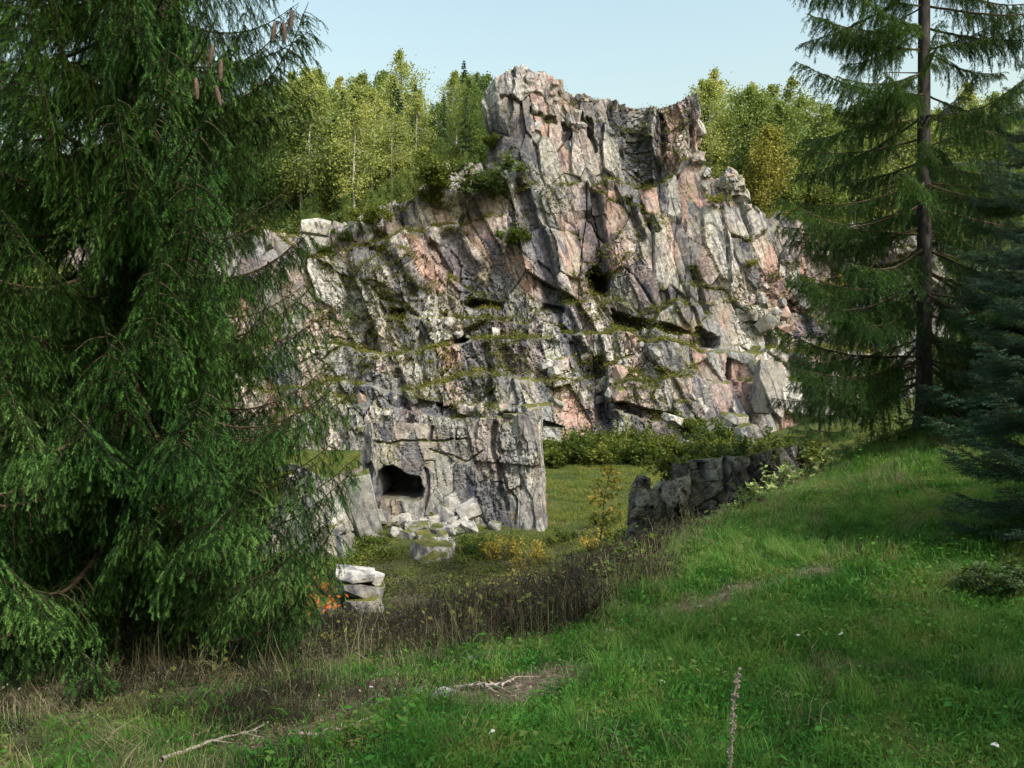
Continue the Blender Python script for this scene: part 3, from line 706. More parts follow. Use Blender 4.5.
def spruce_branch(seed, L=3.0, droop=1.0, sec=.85, gap=.075, up=.26, sag=.24, step=.0055, ln=.017, bare=.16, wd_=.0022, ter=.15, tgap=.021, turn=.30, hang=.18):
    """one bough along +X: main axis that sags and lifts at the tip, hanging side twigs, shoots with needles"""
    rng = np.random.default_rng(seed); mb = MB(); nb = MB()
    t = np.linspace(0, 1, 22)
    ax = np.stack([L * t, .10 * L * np.sin(t * 2.2 + rng.uniform(-1, 1)) * t, L * (-sag * np.sin(t * math.pi * .80) + up * t ** 2.6)], 1)
    ax += np.cumsum(rng.normal(size=ax.shape) * .006 * L / 3, axis=0)
    mb.tube(ax, .024 * (L / 3) * (1 - t) ** .8 + .003, 6)
    A0, A1, E0, E1 = [], [], [], []
    ts = np.arange(bare, .985, gap / L)
    for i, tt in enumerate(ts):
        tt = tt + rng.uniform(-.3, .3) * gap / L
        b = np.array([np.interp(tt, t, ax[:, k]) for k in range(3)])
        side = 1 if i % 2 else -1
        prof = min(1, .35 + (tt - bare) * 3.2) * (1 - tt) ** .55 + .10
        sl_ = sec * prof * rng.uniform(.55, 1.15)
        yaw = side * rng.uniform(.65, 1.15); pitch = rng.uniform(-.15, .25)
        n = max(4, int(sl_ / .05)); q = np.arange(n + 1) / n
        h = rng.uniform(.5, 1.2) * droop                                     # how soon the twig turns down
        ang = pitch - (1.45 if droop > .6 else .5) * (1 - np.exp(-q * sl_ / turn * h))
        dl = sl_ / n
        hx = np.concatenate([[0], np.cumsum(np.cos(ang[1:]) * dl)]); hz = np.concatenate([[0], np.cumsum(np.sin(ang[1:]) * dl)])
        P = b + np.stack([hx * math.cos(yaw), hx * math.sin(yaw), hz], 1)
        P[:, :2] += np.cumsum(rng.normal(size=(n + 1, 2)) * .008, axis=0)
        mb.tube(P, np.linspace(.0045, .0014, n + 1), 3)
        A0.append(P[:-1]); A1.append(P[1:])
        m_ = int(sl_ / tgap)
        if m_ < 2: continue
        u = np.sort(rng.uniform(.04, .98, m_)); B = np.stack([np.interp(u, q, P[:, k]) for k in range(3)], 1)
        T = np.stack([np.interp(u, (q[1:] + q[:-1]) / 2, np.diff(P[:, k]) / dl) for k in range(3)], 1)
        sd_ = np.where(np.arange(m_) % 2, 1, -1)[:, None]
        Lt = np.cross(T, np.array([[math.sin(yaw) * .3, -math.cos(yaw) * .3, 1.0]])); Lt /= np.linalg.norm(Lt, axis=1)[:, None] + 1e-9
        D = T * .75 + Lt * sd_ * .75 + rng.normal(size=(m_, 3)) * .18; D[:, 2] -= hang * droop; D /= np.linalg.norm(D, axis=1)[:, None]
        ll = (ter * (1 - u * .55) * rng.uniform(.4, 1.15, m_) * min(1, sl_ / .35 + .25))[:, None]
        mid = B + D * ll * .55; D2 = D + np.array([[0, 0, -.35 * droop]]); D2 /= np.linalg.norm(D2, axis=1)[:, None]
        A0 += [B]; A1 += [mid]; E0.append(mid); E1.append(mid + D2 * ll * .45)
    k = t > .55
    A0.append(ax[:-1][k[1:]]); A1.append(ax[1:][k[1:]])
    shoot_needles(nb, np.concatenate(A0), np.concatenate(A1), rng, step, ln, wd_, 0)
    shoot_needles(nb, np.concatenate(E0), np.concatenate(E1), rng, step * .85, ln, wd_, 1)
    return mb, nb


def bough_set(name, needle, tip, n, **kw):
    out = []
    for i in range(n):
        w, f = spruce_branch(kw.get('seed', 0) + i, **{k: v for k, v in kw.items() if k != 'seed'})
        out.append((w.mesh(name + '_wood', [M['twig']]), f.mesh(name + '_needles', [M[needle], M[tip]])))
    return out


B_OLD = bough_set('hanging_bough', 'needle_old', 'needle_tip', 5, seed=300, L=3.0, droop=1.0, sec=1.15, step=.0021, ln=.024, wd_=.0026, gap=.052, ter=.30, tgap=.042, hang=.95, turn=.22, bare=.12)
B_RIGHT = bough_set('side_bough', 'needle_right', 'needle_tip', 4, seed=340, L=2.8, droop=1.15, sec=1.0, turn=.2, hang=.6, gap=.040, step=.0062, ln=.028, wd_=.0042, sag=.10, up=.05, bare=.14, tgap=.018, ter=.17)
B_YOUNG = bough_set('young_bough', 'needle_young', 'needle_young', 3, seed=380, L=1.3, droop=.25, sec=.55, gap=.032, step=.0046, ln=.019, wd_=.0032, sag=.05, up=.22, bare=.03, ter=.18, tgap=.016)


def trunk_mesh(h, r0, r1, rng, name='trunk', mat='bark', sides=14, flare=.5, wob=.06):
    n = 40; t = np.linspace(0, 1, n); mb = MB()
    P = np.stack([np.cumsum(rng.normal(size=n)) * .006 * wob * 10, np.cumsum(rng.normal(size=n)) * .006 * wob * 10, t * h], 1)
    mb.tube(P, (r0 + (r1 - r0) * t) * (1 + flare * np.exp(-t * h / .25)), sides)
    me = mb.mesh(name, [M[mat]], True); return me


def add_bough(tree, sets, i, z, az, pitch, s_, rng, roll=0.0):
    w, f = sets[i % len(sets)]
    b = part('branch', w, tree, (0, 0, z), (roll, -pitch, az), (s_, s_, s_))
    part('needles', f, b)
    return b


def point_bough(tree, sets, i, z, tip, rng, Lb, rise):
    """a bough from the trunk at height z whose tip reaches a given point of the place"""
    o = Vector(tree.location) + Vector((0, 0, z)); v = Vector([float(c) for c in tip]) - o
    az = math.atan2(v.y, v.x); el = math.atan2(v.z, math.hypot(v.x, v.y))
    return add_bough(tree, sets, i, z, az, el - rise, v.length / Lb, rng)


rng = np.random.default_rng(3)
lx, ly = -3.35, 7.0; lz = land1(lx, ly) - .05
ls = thing('spruce_tree', (lx, ly, lz), 'large dark spruce with hanging boughs and cones filling the left side', 'tree')
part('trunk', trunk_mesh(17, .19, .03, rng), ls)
k = 0
for z in np.arange(.55, 8.6, .25):
    nb_ = 6 if z < 6.5 else 5
    a0 = rng.uniform(0, 6.28)
    for q in range(nb_):
        az = a0 + q * 6.283 / nb_ + rng.normal() * .18
        ln_ = (2.75 - .14 * max(0, z - 1)) * rng.uniform(.72, 1.05)
        if math.cos(az) > .2: ln_ *= .76
        add_bough(ls, B_OLD, k, z, az, rng.uniform(-.22, .06) + .015 * z, ln_ / 3.0, rng, rng.normal() * .15); k += 1
for (z, px, py, Y) in ((5.0, 303, 2, 6.6), (4.6, 248, 120, 6.2), (4.0, 300, 232, 6.4), (2.9, 325, 400, 6.3), (3.3, 308, 285, 6.6), (2.2, 312, 470, 6.6), (1.7, 280, 545, 6.6), (3.2, 160, 395, 4.6), (3.9, 185, 180, 4.9), (2.3, 215, 500, 5.0), (3.1, 30, 420, 4.7), (4.3, 90, 95, 4.8), (5.6, 130, 45, 4.9), (6.3, 105, -30, 5.0), (5.2, 165, 120, 4.9), (6.0, 190, 20, 5.4), (6.6, 150, -60, 5.2), (3.6, 120, 260, 4.7), (2.6, 90, 330, 4.8), (1.9, 110, 520, 5.2)):
    point_bough(ls, B_OLD, k, z, at(px, py, Y), rng, 3.0, .08); k += 1


def cone_mesh(rng):
    mb = MB(); n = 16
    t = np.linspace(0, 1, n); r = .0165 * np.sin(np.pi * (t * .86 + .08)) ** .6
    mb.tube(np.stack([0 * t, 0 * t, -t * .135], 1), r * .85, 10)
    for i in range(15):                                                     # spiral of scales
        for j in range(8):
            tt = (i + .5) / 15; a = j * .785 + i * .4; rr = .0165 * math.sin(math.pi * (tt * .86 + .08)) ** .6
            d = np.array([math.cos(a), math.sin(a), 0]); s2 = np.array([-math.sin(a), math.cos(a), 0]); c = d * rr * .85 + np.array([0, 0, -tt * .135])
            mb.add([c - s2 * .005, c + s2 * .005, c + d * .0055 - np.array([0, 0, .010])], [[0, 1, 2]])
    return mb.mesh('cone', [M['cone']])


cm = cone_mesh(rng)
for (px, py, Y) in ((213, 45, 5.6), (221, 60, 5.62), (196, 78, 5.55), (216, 86, 5.6), (275, 22, 6.3), (284, 22, 6.3), (292, 10, 6.35)):
    part('cone', cm, ls, at(px, py, Y) - np.array([lx, ly, lz]), (rng.normal() * .12, rng.normal() * .12, rng.uniform(0, 6)), 1.15)

# tall spruce on the right, thinner, trunk in view
rx_, ry_ = at(924, 430, 13.0)[:2]; rz_ = land1(rx_, ry_) - .05
rt = thing('spruce_tree', (rx_, ry_, rz_), 'tall sparse spruce with bare trunk in view on the right', 'tree')
part('trunk', trunk_mesh(15, .125, .05, rng, wob=.03), rt)
k = 0
for z in np.arange(.8, 9.6, .36):
    nb_ = 6; a0 = rng.uniform(0, 6.28)
    for q in range(nb_):
        az = a0 + q * 6.283 / nb_ + rng.normal() * .25
        if rng.random() < (.05 if z < 3.2 else .36) or (math.sin(az) < -.85 and rng.random() < .5): continue
        ln_ = (2.55 - .05 * z) * rng.uniform(.6, 1.1)
        add_bough(rt, B_RIGHT, k, z, az, rng.uniform(-.38, .0) + .026 * z, ln_ / 2.8, rng, rng.normal() * .1); k += 1
for (z, px, py, Y) in ((6.55, 800, 32, 12.6), (5.45, 792, 82, 12.6), (3.2, 770, 215, 12.5), (2.4, 790, 290, 12.4), (1.2, 765, 345, 12.5), (.9, 790, 400, 12.6), (6.2, 1022, 12, 12.6), (4.6, 1020, 100, 12.6), (1.8, 800, 300, 12), (5.0, 984, 76, 12.8)):
    point_bough(rt, B_RIGHT, k, z, at(px, py, Y), rng, 2.8, -.12); k += 1
for _ in range(10):                                                          # short dead stubs on the trunk
    mb = MB(); l_ = rng.uniform(.2, .7); mb.tube([(0, 0, 0), (l_ * .5, 0, -.02), (l_, rng.normal() * .05, -.06)], [.014, .010, .004], 5)
    part('dead_branch', mb.mesh('dead_branch', [M['twig']]), rt, (0, 0, rng.uniform(.6, 6)), (0, rng.uniform(-.2, .4), rng.uniform(0, 6.3)))


def young_spruce(x, y, h, rad, label, rng, gap=.24, s0=0, sets=None, zb=.12, group=None):
    z0 = land1(x, y) - .03; sets = sets or B_YOUNG
    t = thing('spruce_tree', (x, y, z0), label, 'tree', group)
    part('trunk', trunk_mesh(h, .02 * h * .62 + .01, .006, rng), t)
    k = s0; Lb = 1.3 if sets is B_YOUNG else 2.8
    for z in np.arange(zb, h - .15, gap):
        nb_ = 7 if z < h * .6 else 5; a0 = rng.uniform(0, 6.28)
        for q in range(nb_):
            ln_ = (rad * (1 - z / h) ** .8 + .12) * rng.uniform(.75, 1.1)
            add_bough(t, sets, k, z, a0 + q * 6.283 / nb_ + rng.normal() * .15, rng.uniform(-.15, .12) + .5 * (z / h) ** 2, ln_ / Lb, rng, rng.normal() * .1); k += 1
    return t


young_spruce(at(1052, 0, 7.2)[0], 7.2, 4.3, .95, 'dense blue green young spruce at the right edge of the grass', rng)
young_spruce(*at(1030, 0, 11.5)[:2], 5.6, 1.4, 'darker spruce standing behind the young spruce at the right edge', rng, gap=.34)
young_spruce(*at(985, 0, 19)[:2], 6.5, 1.7, 'spruce seen between the tall right spruce and the right edge', rng, .5, 0, B_RIGHT, .4)
young_spruce(*at(820, 0, 17.5)[:2], 3.2, 1.1, 'small spruce behind the dark rock ledge on the right', rng, .34, 0, B_RIGHT, .1)
young_spruce(*at(-70, 0, 9.5)[:2], 9.5, 2.3, 'dark spruce behind the large spruce at the left edge', rng, .45, 0, B_OLD, .5)
young_spruce(*at(60, 0, 12)[:2], 4.0, 1.5, 'low spruce under the large spruce at the left', rng, .4, 0, B_OLD, .2)
# unseen spruces added beside and behind the viewer to put the meadow in half shade
for (x, y, h, r_) in ((9.8, 3.2, 12, 2.7), (8.2, -1.5, 13, 2.8), (12.5, .5, 14, 2.8), (5.0, -5.0, 13, 2.8), (11.5, -5.5, 15, 3.0), (8, -9, 15, 3.0), (1.5, -8, 13, 2.8), (15, -3, 15, 3), (14.5, 5.5, 13, 2.8), (6.3, -3.4, 13, 2.8), (10.2, -2.4, 14, 2.8)):
    young_spruce(x, y, h, r_, 'unseen spruce added beside or behind the viewer to shade the meadow', rng, .5, 0, B_RIGHT, .8, 'unseen spruces added for shade')


# ------------------------------------------------------------------ woods behind the quarry
def birch_far(seed, h, leafmat, n=2600, width=.20, size=.17, trunk='birchbark', droop=.6, base=.22):
    rng = np.random.default_rng(seed); w = MB(); f = MB(); t = np.linspace(0, 1, 14)
    tr = np.stack([np.cumsum(rng.normal(size=14)) * .05, np.cumsum(rng.normal(size=14)) * .05, t * h * .96], 1)
    w.tube(tr, .011 * h * (1 - t) + .012, 7)
    C, Sg = [], []
    for i in range(46):
        tt = base + (1 - base) * (i + rng.random()) / 46
        b = np.array([np.interp(tt, t, tr[:, k]) for k in range(3)])
        l_ = h * width * (math.sin(math.pi * min(1, ((tt - base) / (1 - base)) * .86 + .14)) ** .7) * rng.uniform(.55, 1.2)
        az = rng.uniform(0, 6.283); e = rng.uniform(.3, .9)
        q = np.linspace(0, 1, 6)
        P = b + np.stack([np.cos(az) * l_ * q, np.sin(az) * l_ * q, l_ * (math.tan(e) * .6 * q - droop * q ** 2)], 1)
        w.tube(P, np.linspace(.03, .008, 6) * h / 12, 4)
        for u in (.45, .7, .9, 1.05):
            C.append(b + (P[-1] - b) * u + np.array([0, 0, rng.uniform(-.2, .1)])); Sg.append(l_ * .17 + .10)
    C = np.array(C); Sg = np.array(Sg); idx = rng.integers(0, len(C), n)
    Pz = C[idx] + rng.normal(size=(n, 3)) * Sg[idx][:, None] * np.array([1, 1, 1.25])
    f.leaves(Pz, size * rng.uniform(.6, 1.25, n), None, rng, 0, .6, .15)
    return w.mesh('trunk', [M[trunk]]), f.mesh('crown', [M[leafmat]])


def spruce_far(seed, h, n=3400, width=.16, size=.20):
    rng = np.random.default_rng(seed); w = MB(); f = MB()
    w.tube([(0, 0, 0), (0, 0, h * .5), (0, 0, h)], [.013 * h, .008 * h, .01], 7)
    P = []; N = []
    lev = np.arange(.08, .985, .026)
    for tt in lev:
        r_ = h * width * (1 - tt) ** .85 + .12
        for q in range(7):
            az = rng.uniform(0, 6.283); l_ = r_ * rng.uniform(.6, 1.12); m_ = max(4, int(n / len(lev) / 7 * (.35 + 1.3 * (1 - tt))))
            u = rng.random(m_) ** .6; lat = rng.normal(size=m_) * .16 * l_ * (1.1 - u)
            P.append(np.stack([np.cos(az) * l_ * u - np.sin(az) * lat, np.sin(az) * l_ * u + np.cos(az) * lat, tt * h - .32 * l_ * u + .14 * l_ * u ** 3 - np.abs(rng.normal(size=m_)) * .10 * l_], 1))
            N.append(np.tile([math.cos(az) * .5, math.sin(az) * .5, .8], (m_, 1)))
    P = np.concatenate(P); f.leaves(P, size * rng.uniform(.5, 1.2, len(P)), np.concatenate(N), rng, 0, .4, .1)
    return w.mesh('trunk', [M['bark']]), f.mesh('crown', [M['needle_far']])


T_BIRCH = [birch_far(500 + i, 12, 'birchleaf', 5600, .19 + .02 * i, .125) for i in range(3)]
T_GREEN = [birch_far(520 + i, 11, 'greenleaf', 5600, .25, .135, 'bark', .35, .12) for i in range(3)]
T_YELL = [birch_far(540 + i, 9, 'yellowleaf', 4600, .24, .125, 'bark', .35, .2) for i in range(2)]
T_SPRUCE = [spruce_far(560 + i, 13, 6000, .16, .15) for i in range(3)]


def far_tree(px, Y, kind, s_, label, group, rng, dy=0.0):
    sets = {'birch': T_BIRCH, 'green': T_GREEN, 'yellow': T_YELL, 'spruce': T_SPRUCE}[kind]
    tm, cm_ = sets[rng.integers(0, len(sets))]
    x = (px - 512) / FPX * Y; z = land1(x, Y) - .15
    t = thing({'birch': 'birch_tree', 'green': 'leafy_tree', 'yellow': 'yellow_tree', 'spruce': 'spruce_tree'}[kind], (x, Y, z + dy), label, 'tree', group, rng.uniform(0, 6.28), s_)
    part('trunk', tm, t); part('crown', cm_, t)
    return t


rng = np.random.default_rng(77)
far_tree(354, 70, 'birch', .92, 'slender birch with white trunk at the front of the left hillside wood', None, rng)
far_tree(312, 72, 'birch', 1.05, 'pale yellow green birch left of the white trunked birch', None, rng)
far_tree(392, 74, 'birch', .78, 'pale round birch close behind the mossy cliff shoulder', None, rng)
far_tree(330, 66, 'green', .45, 'low leafy tree just behind the left end of the cliff', None, rng)
far_tree(464, 92, 'spruce', .78, 'tall dark spruce just left of the crag, topping the skyline', None, rng)
for i in range(16):
    px = rng.uniform(395, 500); far_tree(px, rng.uniform(66, 75), 'green', rng.uniform(.16, .32), 'low leafy tree behind the mossy cliff shoulder', 'low trees behind the cliff shoulder', rng)
for i in range(14):
    px = rng.uniform(300, 400); far_tree(px, rng.uniform(66, 72), 'green', rng.uniform(.18, .34), 'bushy young tree behind the left end of the cliff', 'young trees behind the cliff left end', rng)
ORD = 'first second third fourth fifth sixth seventh eighth ninth tenth eleventh twelfth thirteenth fourteenth fifteenth'.split(); cnt_ = {}
for row, Y in enumerate((76, 82, 88, 95, 102, 110)):
    for px in np.arange(215 - row * 3, 492, 23 + (row % 2) * 3):
        px = px + rng.normal() * 6
        kd = rng.choice(['birch', 'spruce', 'green'], p=[.46, .30, .24] if px < 430 else [.25, .55, .2])
        lb = {'birch': 'pale birch in the hillside wood left of the crag', 'spruce': 'dark spruce in the hillside wood left of the crag', 'green': 'green leafy tree in the hillside wood left of the crag'}[kd]
        if row in (0, 5):
            cnt_[row] = cnt_.get(row, 0) + 1
            lb = '%s, %s tree from left in the %s row of the left wood' % ({'birch': 'pale birch', 'spruce': 'dark spruce', 'green': 'green tree'}[kd], ORD[cnt_[row] - 1], 'front' if row == 0 else 'skyline')
        far_tree(px, Y + rng.normal() * 1.5, kd, rng.uniform(.78, 1.12) * (.80 if kd == 'spruce' else 1) * (1.06 if px < 400 else .80 if px > 430 else .92), lb, {'birch': 'hillside birches', 'spruce': 'hillside spruces', 'green': 'hillside leafy trees'}[kd], rng)
far_tree(709, 73, 'birch', .95, 'thin upright birch touching the right side of the crag', None, rng)
far_tree(772, 70, 'yellow', .95, 'yellow leaved tree beyond the rubble right of the crag', None, rng)
far_tree(803, 76, 'yellow', .9, 'yellowish tree next to the right spruce boughs', None, rng)
for row, Y in enumerate((75, 82, 90)):
    for px in np.arange(700 + row * 5, 1060, 27):
        kd = rng.choice(['green', 'birch', 'spruce'], p=[.58, .28, .14])
        lb = {'birch': 'pale birch in the wood behind the cliff on the right', 'spruce': 'dark spruce in the wood behind the cliff on the right', 'green': 'green leafy tree in the wood behind the cliff on the right'}[kd]
        if row in (0, 2):
            cnt_[10 + row] = cnt_.get(10 + row, 0) + 1
            lb = '%s, %s tree from left in the %s row of the right wood' % ({'birch': 'pale birch', 'spruce': 'dark spruce', 'green': 'green tree'}[kd], ORD[cnt_[10 + row] - 1], 'front' if row == 0 else 'skyline')
        far_tree(px + rng.normal() * 7, Y + rng.normal() * 1.5, kd, rng.uniform(.95, 1.25) * (.66 if kd == 'spruce' else 1), lb, {'birch': 'birches behind the right cliff', 'spruce': 'spruces behind the right cliff', 'green': 'leafy trees behind the right cliff'}[kd], rng)
for px in np.arange(-60, 215, 28):
    for Y in (34, 66):
        far_tree(px + rng.normal() * 8, Y + rng.normal() * 2, rng.choice(['birch', 'spruce', 'green']), rng.uniform(.7, 1.0), 'tree glimpsed through the large dark spruce', 'trees behind the large spruce', rng)
for px, Y in ((965, 30), (1010, 28), (1045, 24), (930, 38), (880, 44)):
    far_tree(px, Y, 'green', rng.uniform(.35, .55), 'leafy tree on the bank behind the tall right spruce', 'bank trees behind the right spruce', rng)


# ------------------------------------------------------------------ shrubs and plants
def shrub_mesh(seed, leaf, n=1500, size=.05, stems=9, w=.75, h=.8, clumps=26):
    rng = np.random.default_rng(seed); s_ = MB(); f = MB(); C = []
    for i in range(stems):
        az = rng.uniform(0, 6.28); l_ = rng.uniform(.5, 1) * h; o = rng.uniform(.2, 1) * w
        q = np.linspace(0, 1, 6); P = np.stack([np.cos(az) * o * q ** 1.3, np.sin(az) * o * q ** 1.3, l_ * q], 1) + rng.normal(size=(6, 3)) * .02 * w
        s_.tube(P, np.linspace(.012, .004, 6) * (w + .3), 4)
        for _ in range(max(1, clumps // stems)): C.append(P[rng.integers(2, 6)] + rng.normal(size=3) * np.array([.16, .16, .10]) * w)
    C = np.array(C); idx = rng.integers(0, len(C), n)
    f.leaves(C[idx] + rng.normal(size=(n, 3)) * .11 * w, size * rng.uniform(.6, 1.3, n), np.tile([0, 0, .7], (n, 1)), rng, 0, .55, .15)
    f.V[-1][:, 2] = np.abs(f.V[-1][:, 2]) + .01
    return s_.mesh('stems', [M['twig']]), f.mesh('foliage', [M[leaf]])


S_MOSS = [shrub_mesh(600 + i, 'shrubleaf', 2200, .075, 10, 1.0, .9, 40) for i in range(3)]
S_DARK = [shrub_mesh(610 + i, 'darkshrub', 1600, .075, 9, .9, .9, 30) for i in range(2)]
S_PALE = [shrub_mesh(620 + i, 'paleleaf', 120, .055, 6, .35, .5, 14) for i in range(3)]
S_YEL = [shrub_mesh(630 + i, 'yellowleaf', 900, .07, 8, .8, .8, 26) for i in range(2)]
S_GOLD = [shrub_mesh(640 + i, 'goldleaf', 240, .042, 9, .42, .55, 22) for i in range(3)]


def shrub(sets, i, p, s_, label, group=None, rz=0.0, name='shrub', cat='shrub'):
    t = thing(name, p, label, cat, group, rz, s_)
    st, fo_ = sets[i % len(sets)]; part('stems', st, t); part('foliage', fo_, t); return t


rng = np.random.default_rng(8)
for i in range(26):                                              # hedge-like growth at the foot of the face
    px = rng.uniform(542, 735); Y = rng.uniform(44, 49.0); x = (px - 512) / FPX * Y
    shrub(S_MOSS, i, (x, Y, land1(x, Y) - .05), (1.35, 1.2, rng.uniform(.9, 1.7)), 'olive green shrub along the foot of the cliff', 'shrubs along the cliff foot', rng.uniform(0, 6))
for i, (px, py, s_, lb, st) in enumerate(((487, 190, 2.5, 'broad dark green shrub growing on the upper ledge left of the crag', S_DARK), (436, 184, 1.9, 'dark bush on the mossy cliff shoulder', S_MOSS), (432, 200, 1.0, 'small olive bush just below the dark bush on the shoulder', S_MOSS),
                                         (376, 218, 1.3, 'low green bush on the left part of the cliff crest', S_MOSS), (345, 233, .9, 'small dark bush near the whitish boulder', S_DARK), (490, 142, .9, 'bush at the left foot of the crag', S_MOSS), (714, 196, .9, 'bright yellow green bush below the right end of the crag', S_YEL),
                                         (752, 262, .7, 'tiny yellow bush on the right part of the face', S_YEL), (822, 290, 1.6, 'yellow green bush at the right end of the face', S_YEL), (512, 238, 1.1, 'dry olive bush on a ledge beside the slanting dark joint', S_MOSS), (330, 250, .9, 'olive bush on the left end of the face', S_MOSS),
                                         (690, 425, 1.0, 'olive bush between stones at the right cliff foot', S_MOSS), (845, 318, 1.3, 'lower yellow green bush behind the right spruce', S_YEL))):
    q = face_point(AV, px, py + 4, YC)
    shrub(st, i, q + np.array([0, -.55 * s_, -.25]), s_ * 1.15, lb, None, i)
# ledge plants: patches of moss, grass and small herbs that follow the ledges
def up_faces(V, F, nzmin, rng, n, ok=None):
    a, b, c = V[F[:, 0]], V[F[:, 1]], V[F[:, 2]]; N = np.cross(b - a, c - a); ar = np.linalg.norm(N, axis=1) + 1e-12
    N = N / ar[:, None]; ce = (a + b + c) / 3
    w = ar * (np.abs(N[:, 2]) > nzmin) * (fbm(ce[:, 0] * .35, ce[:, 2] * .5, 66, 3) > .46)
    if ok is not None: w = w * ok(ce)
    i = rng.choice(len(F), n, p=w / w.sum()); return ce[i]


def scatter(name, pts, scl, rz, sources, label, tilt=.15, seed=0):
    """uncountable ground cover: one object that sets small tufts on its points"""
    rng = np.random.default_rng(seed); n = len(pts)
    me = bpy.data.meshes.new(name); me.vertices.add(n); me.vertices.foreach_set('co', np.ascontiguousarray(pts, dtype=np.float32).ravel())
    a = me.attributes.new('scl', 'FLOAT', 'POINT'); a.data.foreach_set('value', np.ascontiguousarray(scl, dtype=np.float32))
    a = me.attributes.new('rot', 'FLOAT_VECTOR', 'POINT'); a.data.foreach_set('vector', np.stack([rng.normal(size=n) * tilt, rng.normal(size=n) * tilt, rz], 1).astype(np.float32).ravel())
    a = me.attributes.new('pick', 'INT', 'POINT'); a.data.foreach_set('value', rng.integers(0, len(sources), n).astype(np.int32))
    g = bpy.data.node_groups.new(name, 'GeometryNodeTree')
    g.interface.new_socket('Geometry', in_out='INPUT', socket_type='NodeSocketGeometry'); g.interface.new_socket('Geometry', in_out='OUTPUT', socket_type='NodeSocketGeometry')
    N = g.nodes.new; gi = N('NodeGroupInput'); go = N('NodeGroupOutput'); ip = N('GeometryNodeInstanceOnPoints'); jn = N('GeometryNodeJoinGeometry')
    for src in reversed(sources):
        oi = N('GeometryNodeObjectInfo'); oi.inputs['Object'].default_value = src; oi.inputs['As Instance'].default_value = True; g.links.new(oi.outputs['Geometry'], jn.inputs[0])
    def attr(nm, ty): q = N('GeometryNodeInputNamedAttribute'); q.data_type = ty; q.inputs['Name'].default_value = nm; return q.outputs['Attribute']
    g.links.new(gi.outputs[0], ip.inputs['Points']); g.links.new(jn.outputs[0], ip.inputs['Instance']); ip.inputs['Pick Instance'].default_value = True
    g.links.new(attr('pick', 'INT'), ip.inputs['Instance Index']); g.links.new(attr('rot', 'FLOAT_VECTOR'), ip.inputs['Rotation']); g.links.new(attr('scl', 'FLOAT'), ip.inputs['Scale'])
    g.links.new(ip.outputs[0], go.inputs[0])
    o = part(name, me); md = o.modifiers.new('scatter', 'NODES'); md.node_group = g
    return tag(o, label, None, None, 'stuff')


def tuft(name, seed, mat, blades=40, h=.12, spread=.10, wd_=.0035, bend=.6, stiff=0.0):
    rng = np.random.default_rng(seed); mb = MB(); n = blades
    B = np.stack([rng.normal(size=n) * spread, rng.normal(size=n) * spread, np.full(n, -.012)], 1)
    az = rng.uniform(0, 6.283, n); l_ = h * rng.uniform(.45, 1.2, n); le = rng.uniform(.1, 1, n) * bend
    D = np.stack([np.cos(az), np.sin(az), 0 * az], 1); W = np.stack([-np.sin(az), np.cos(az), 0 * az], 1) * wd_
    m1 = B + D * (l_ * le * .25)[:, None] + np.array([0, 0, 1.]) * (l_ * .6)[:, None]
    e = B + D * (l_ * le * .85)[:, None] + np.array([0, 0, 1.]) * (l_ * (1.0 - .35 * le))[:, None]
    V = np.stack([B - W, B + W, m1 + W * .8, m1 - W * .8, e], 1).reshape(-1, 3); b = np.arange(n)[:, None] * 5
    mb.add(V, np.concatenate([b + [[0, 1, 2]], b + [[0, 2, 3]], b + [[3, 2, 4]]]))
    return bpy.data.objects.new(name, mb.mesh(name, [M[mat]]))


def herb(name, seed, mat, n=60, size=.02, w=.15, h=.12):
    rng = np.random.default_rng(seed); mb = MB()
    C = np.stack([rng.normal(size=n) * w, rng.normal(size=n) * w, np.abs(rng.normal(size=n)) * h], 1)
    mb.leaves(C, size * rng.uniform(.6, 1.3, n), np.tile([0, 0, .9], (n, 1)), rng); return bpy.data.objects.new(name, mb.mesh(name, [M[mat]]))


G_SHORT = [tuft('grass_tuft', 700 + i, 'grass', 64, .062, .085, .0026, 1.5) for i in range(4)]
G_LONG = [tuft('long_grass_tuft', 720 + i, 'longgrass', 60, .30, .07, .003, .9) for i in range(3)]
G_DRY = [tuft('dry_grass_tuft', 730 + i, 'drygrass', 34, .30, .09, .0022, 1.1) for i in range(3)]
G_BRUSH = [tuft('brush_tuft', 740 + i, 'brush', 80, .30, .15, .0030, 1.2) for i in range(3)] + [herb('brush_leaves', 744, 'brush', 160, .016, .16, .12)]
G_FLOOR = [tuft('floor_grass_tuft', 750 + i, 'floorgrass', 36, .22, .16, .010, .9) for i in range(3)]
G_MOSS = [herb('ledge_herb', 760 + i, 'mossplant', 70, .055, .22, .10) for i in range(3)] + [tuft('ledge_grass', 765, 'mossplant', 30, .30, .12, .012, 1.0)]
G_SLOPE = [herb('slope_herb', 790 + i, ('mossplant', 'shrubleaf', 'brush')[i], 110, .028, .22, .10) for i in range(3)] + [tuft('slope_tuft', 795, 'brush', 50, .22, .15, .004, 1.2)]
G_GREY = [herb('grey_herb', 797, 'greyleaf', 120, .014, .13, .07), tuft('grey_tuft', 798, 'drygrass', 40, .16, .12, .002, 1.5)]
G_HILL = [herb('hill_fern', 799, 'darkshrub', 90, .07, .25, .16)]
G_HERB = [herb('herb', 770 + i, 'grass', 40, .016, .07, .035) for i in range(2)]
G_PALEH = [tuft('straw_stalk', 780 + i, 'drygrass', 7, .55, .06, .0022, .35) for i in range(2)]

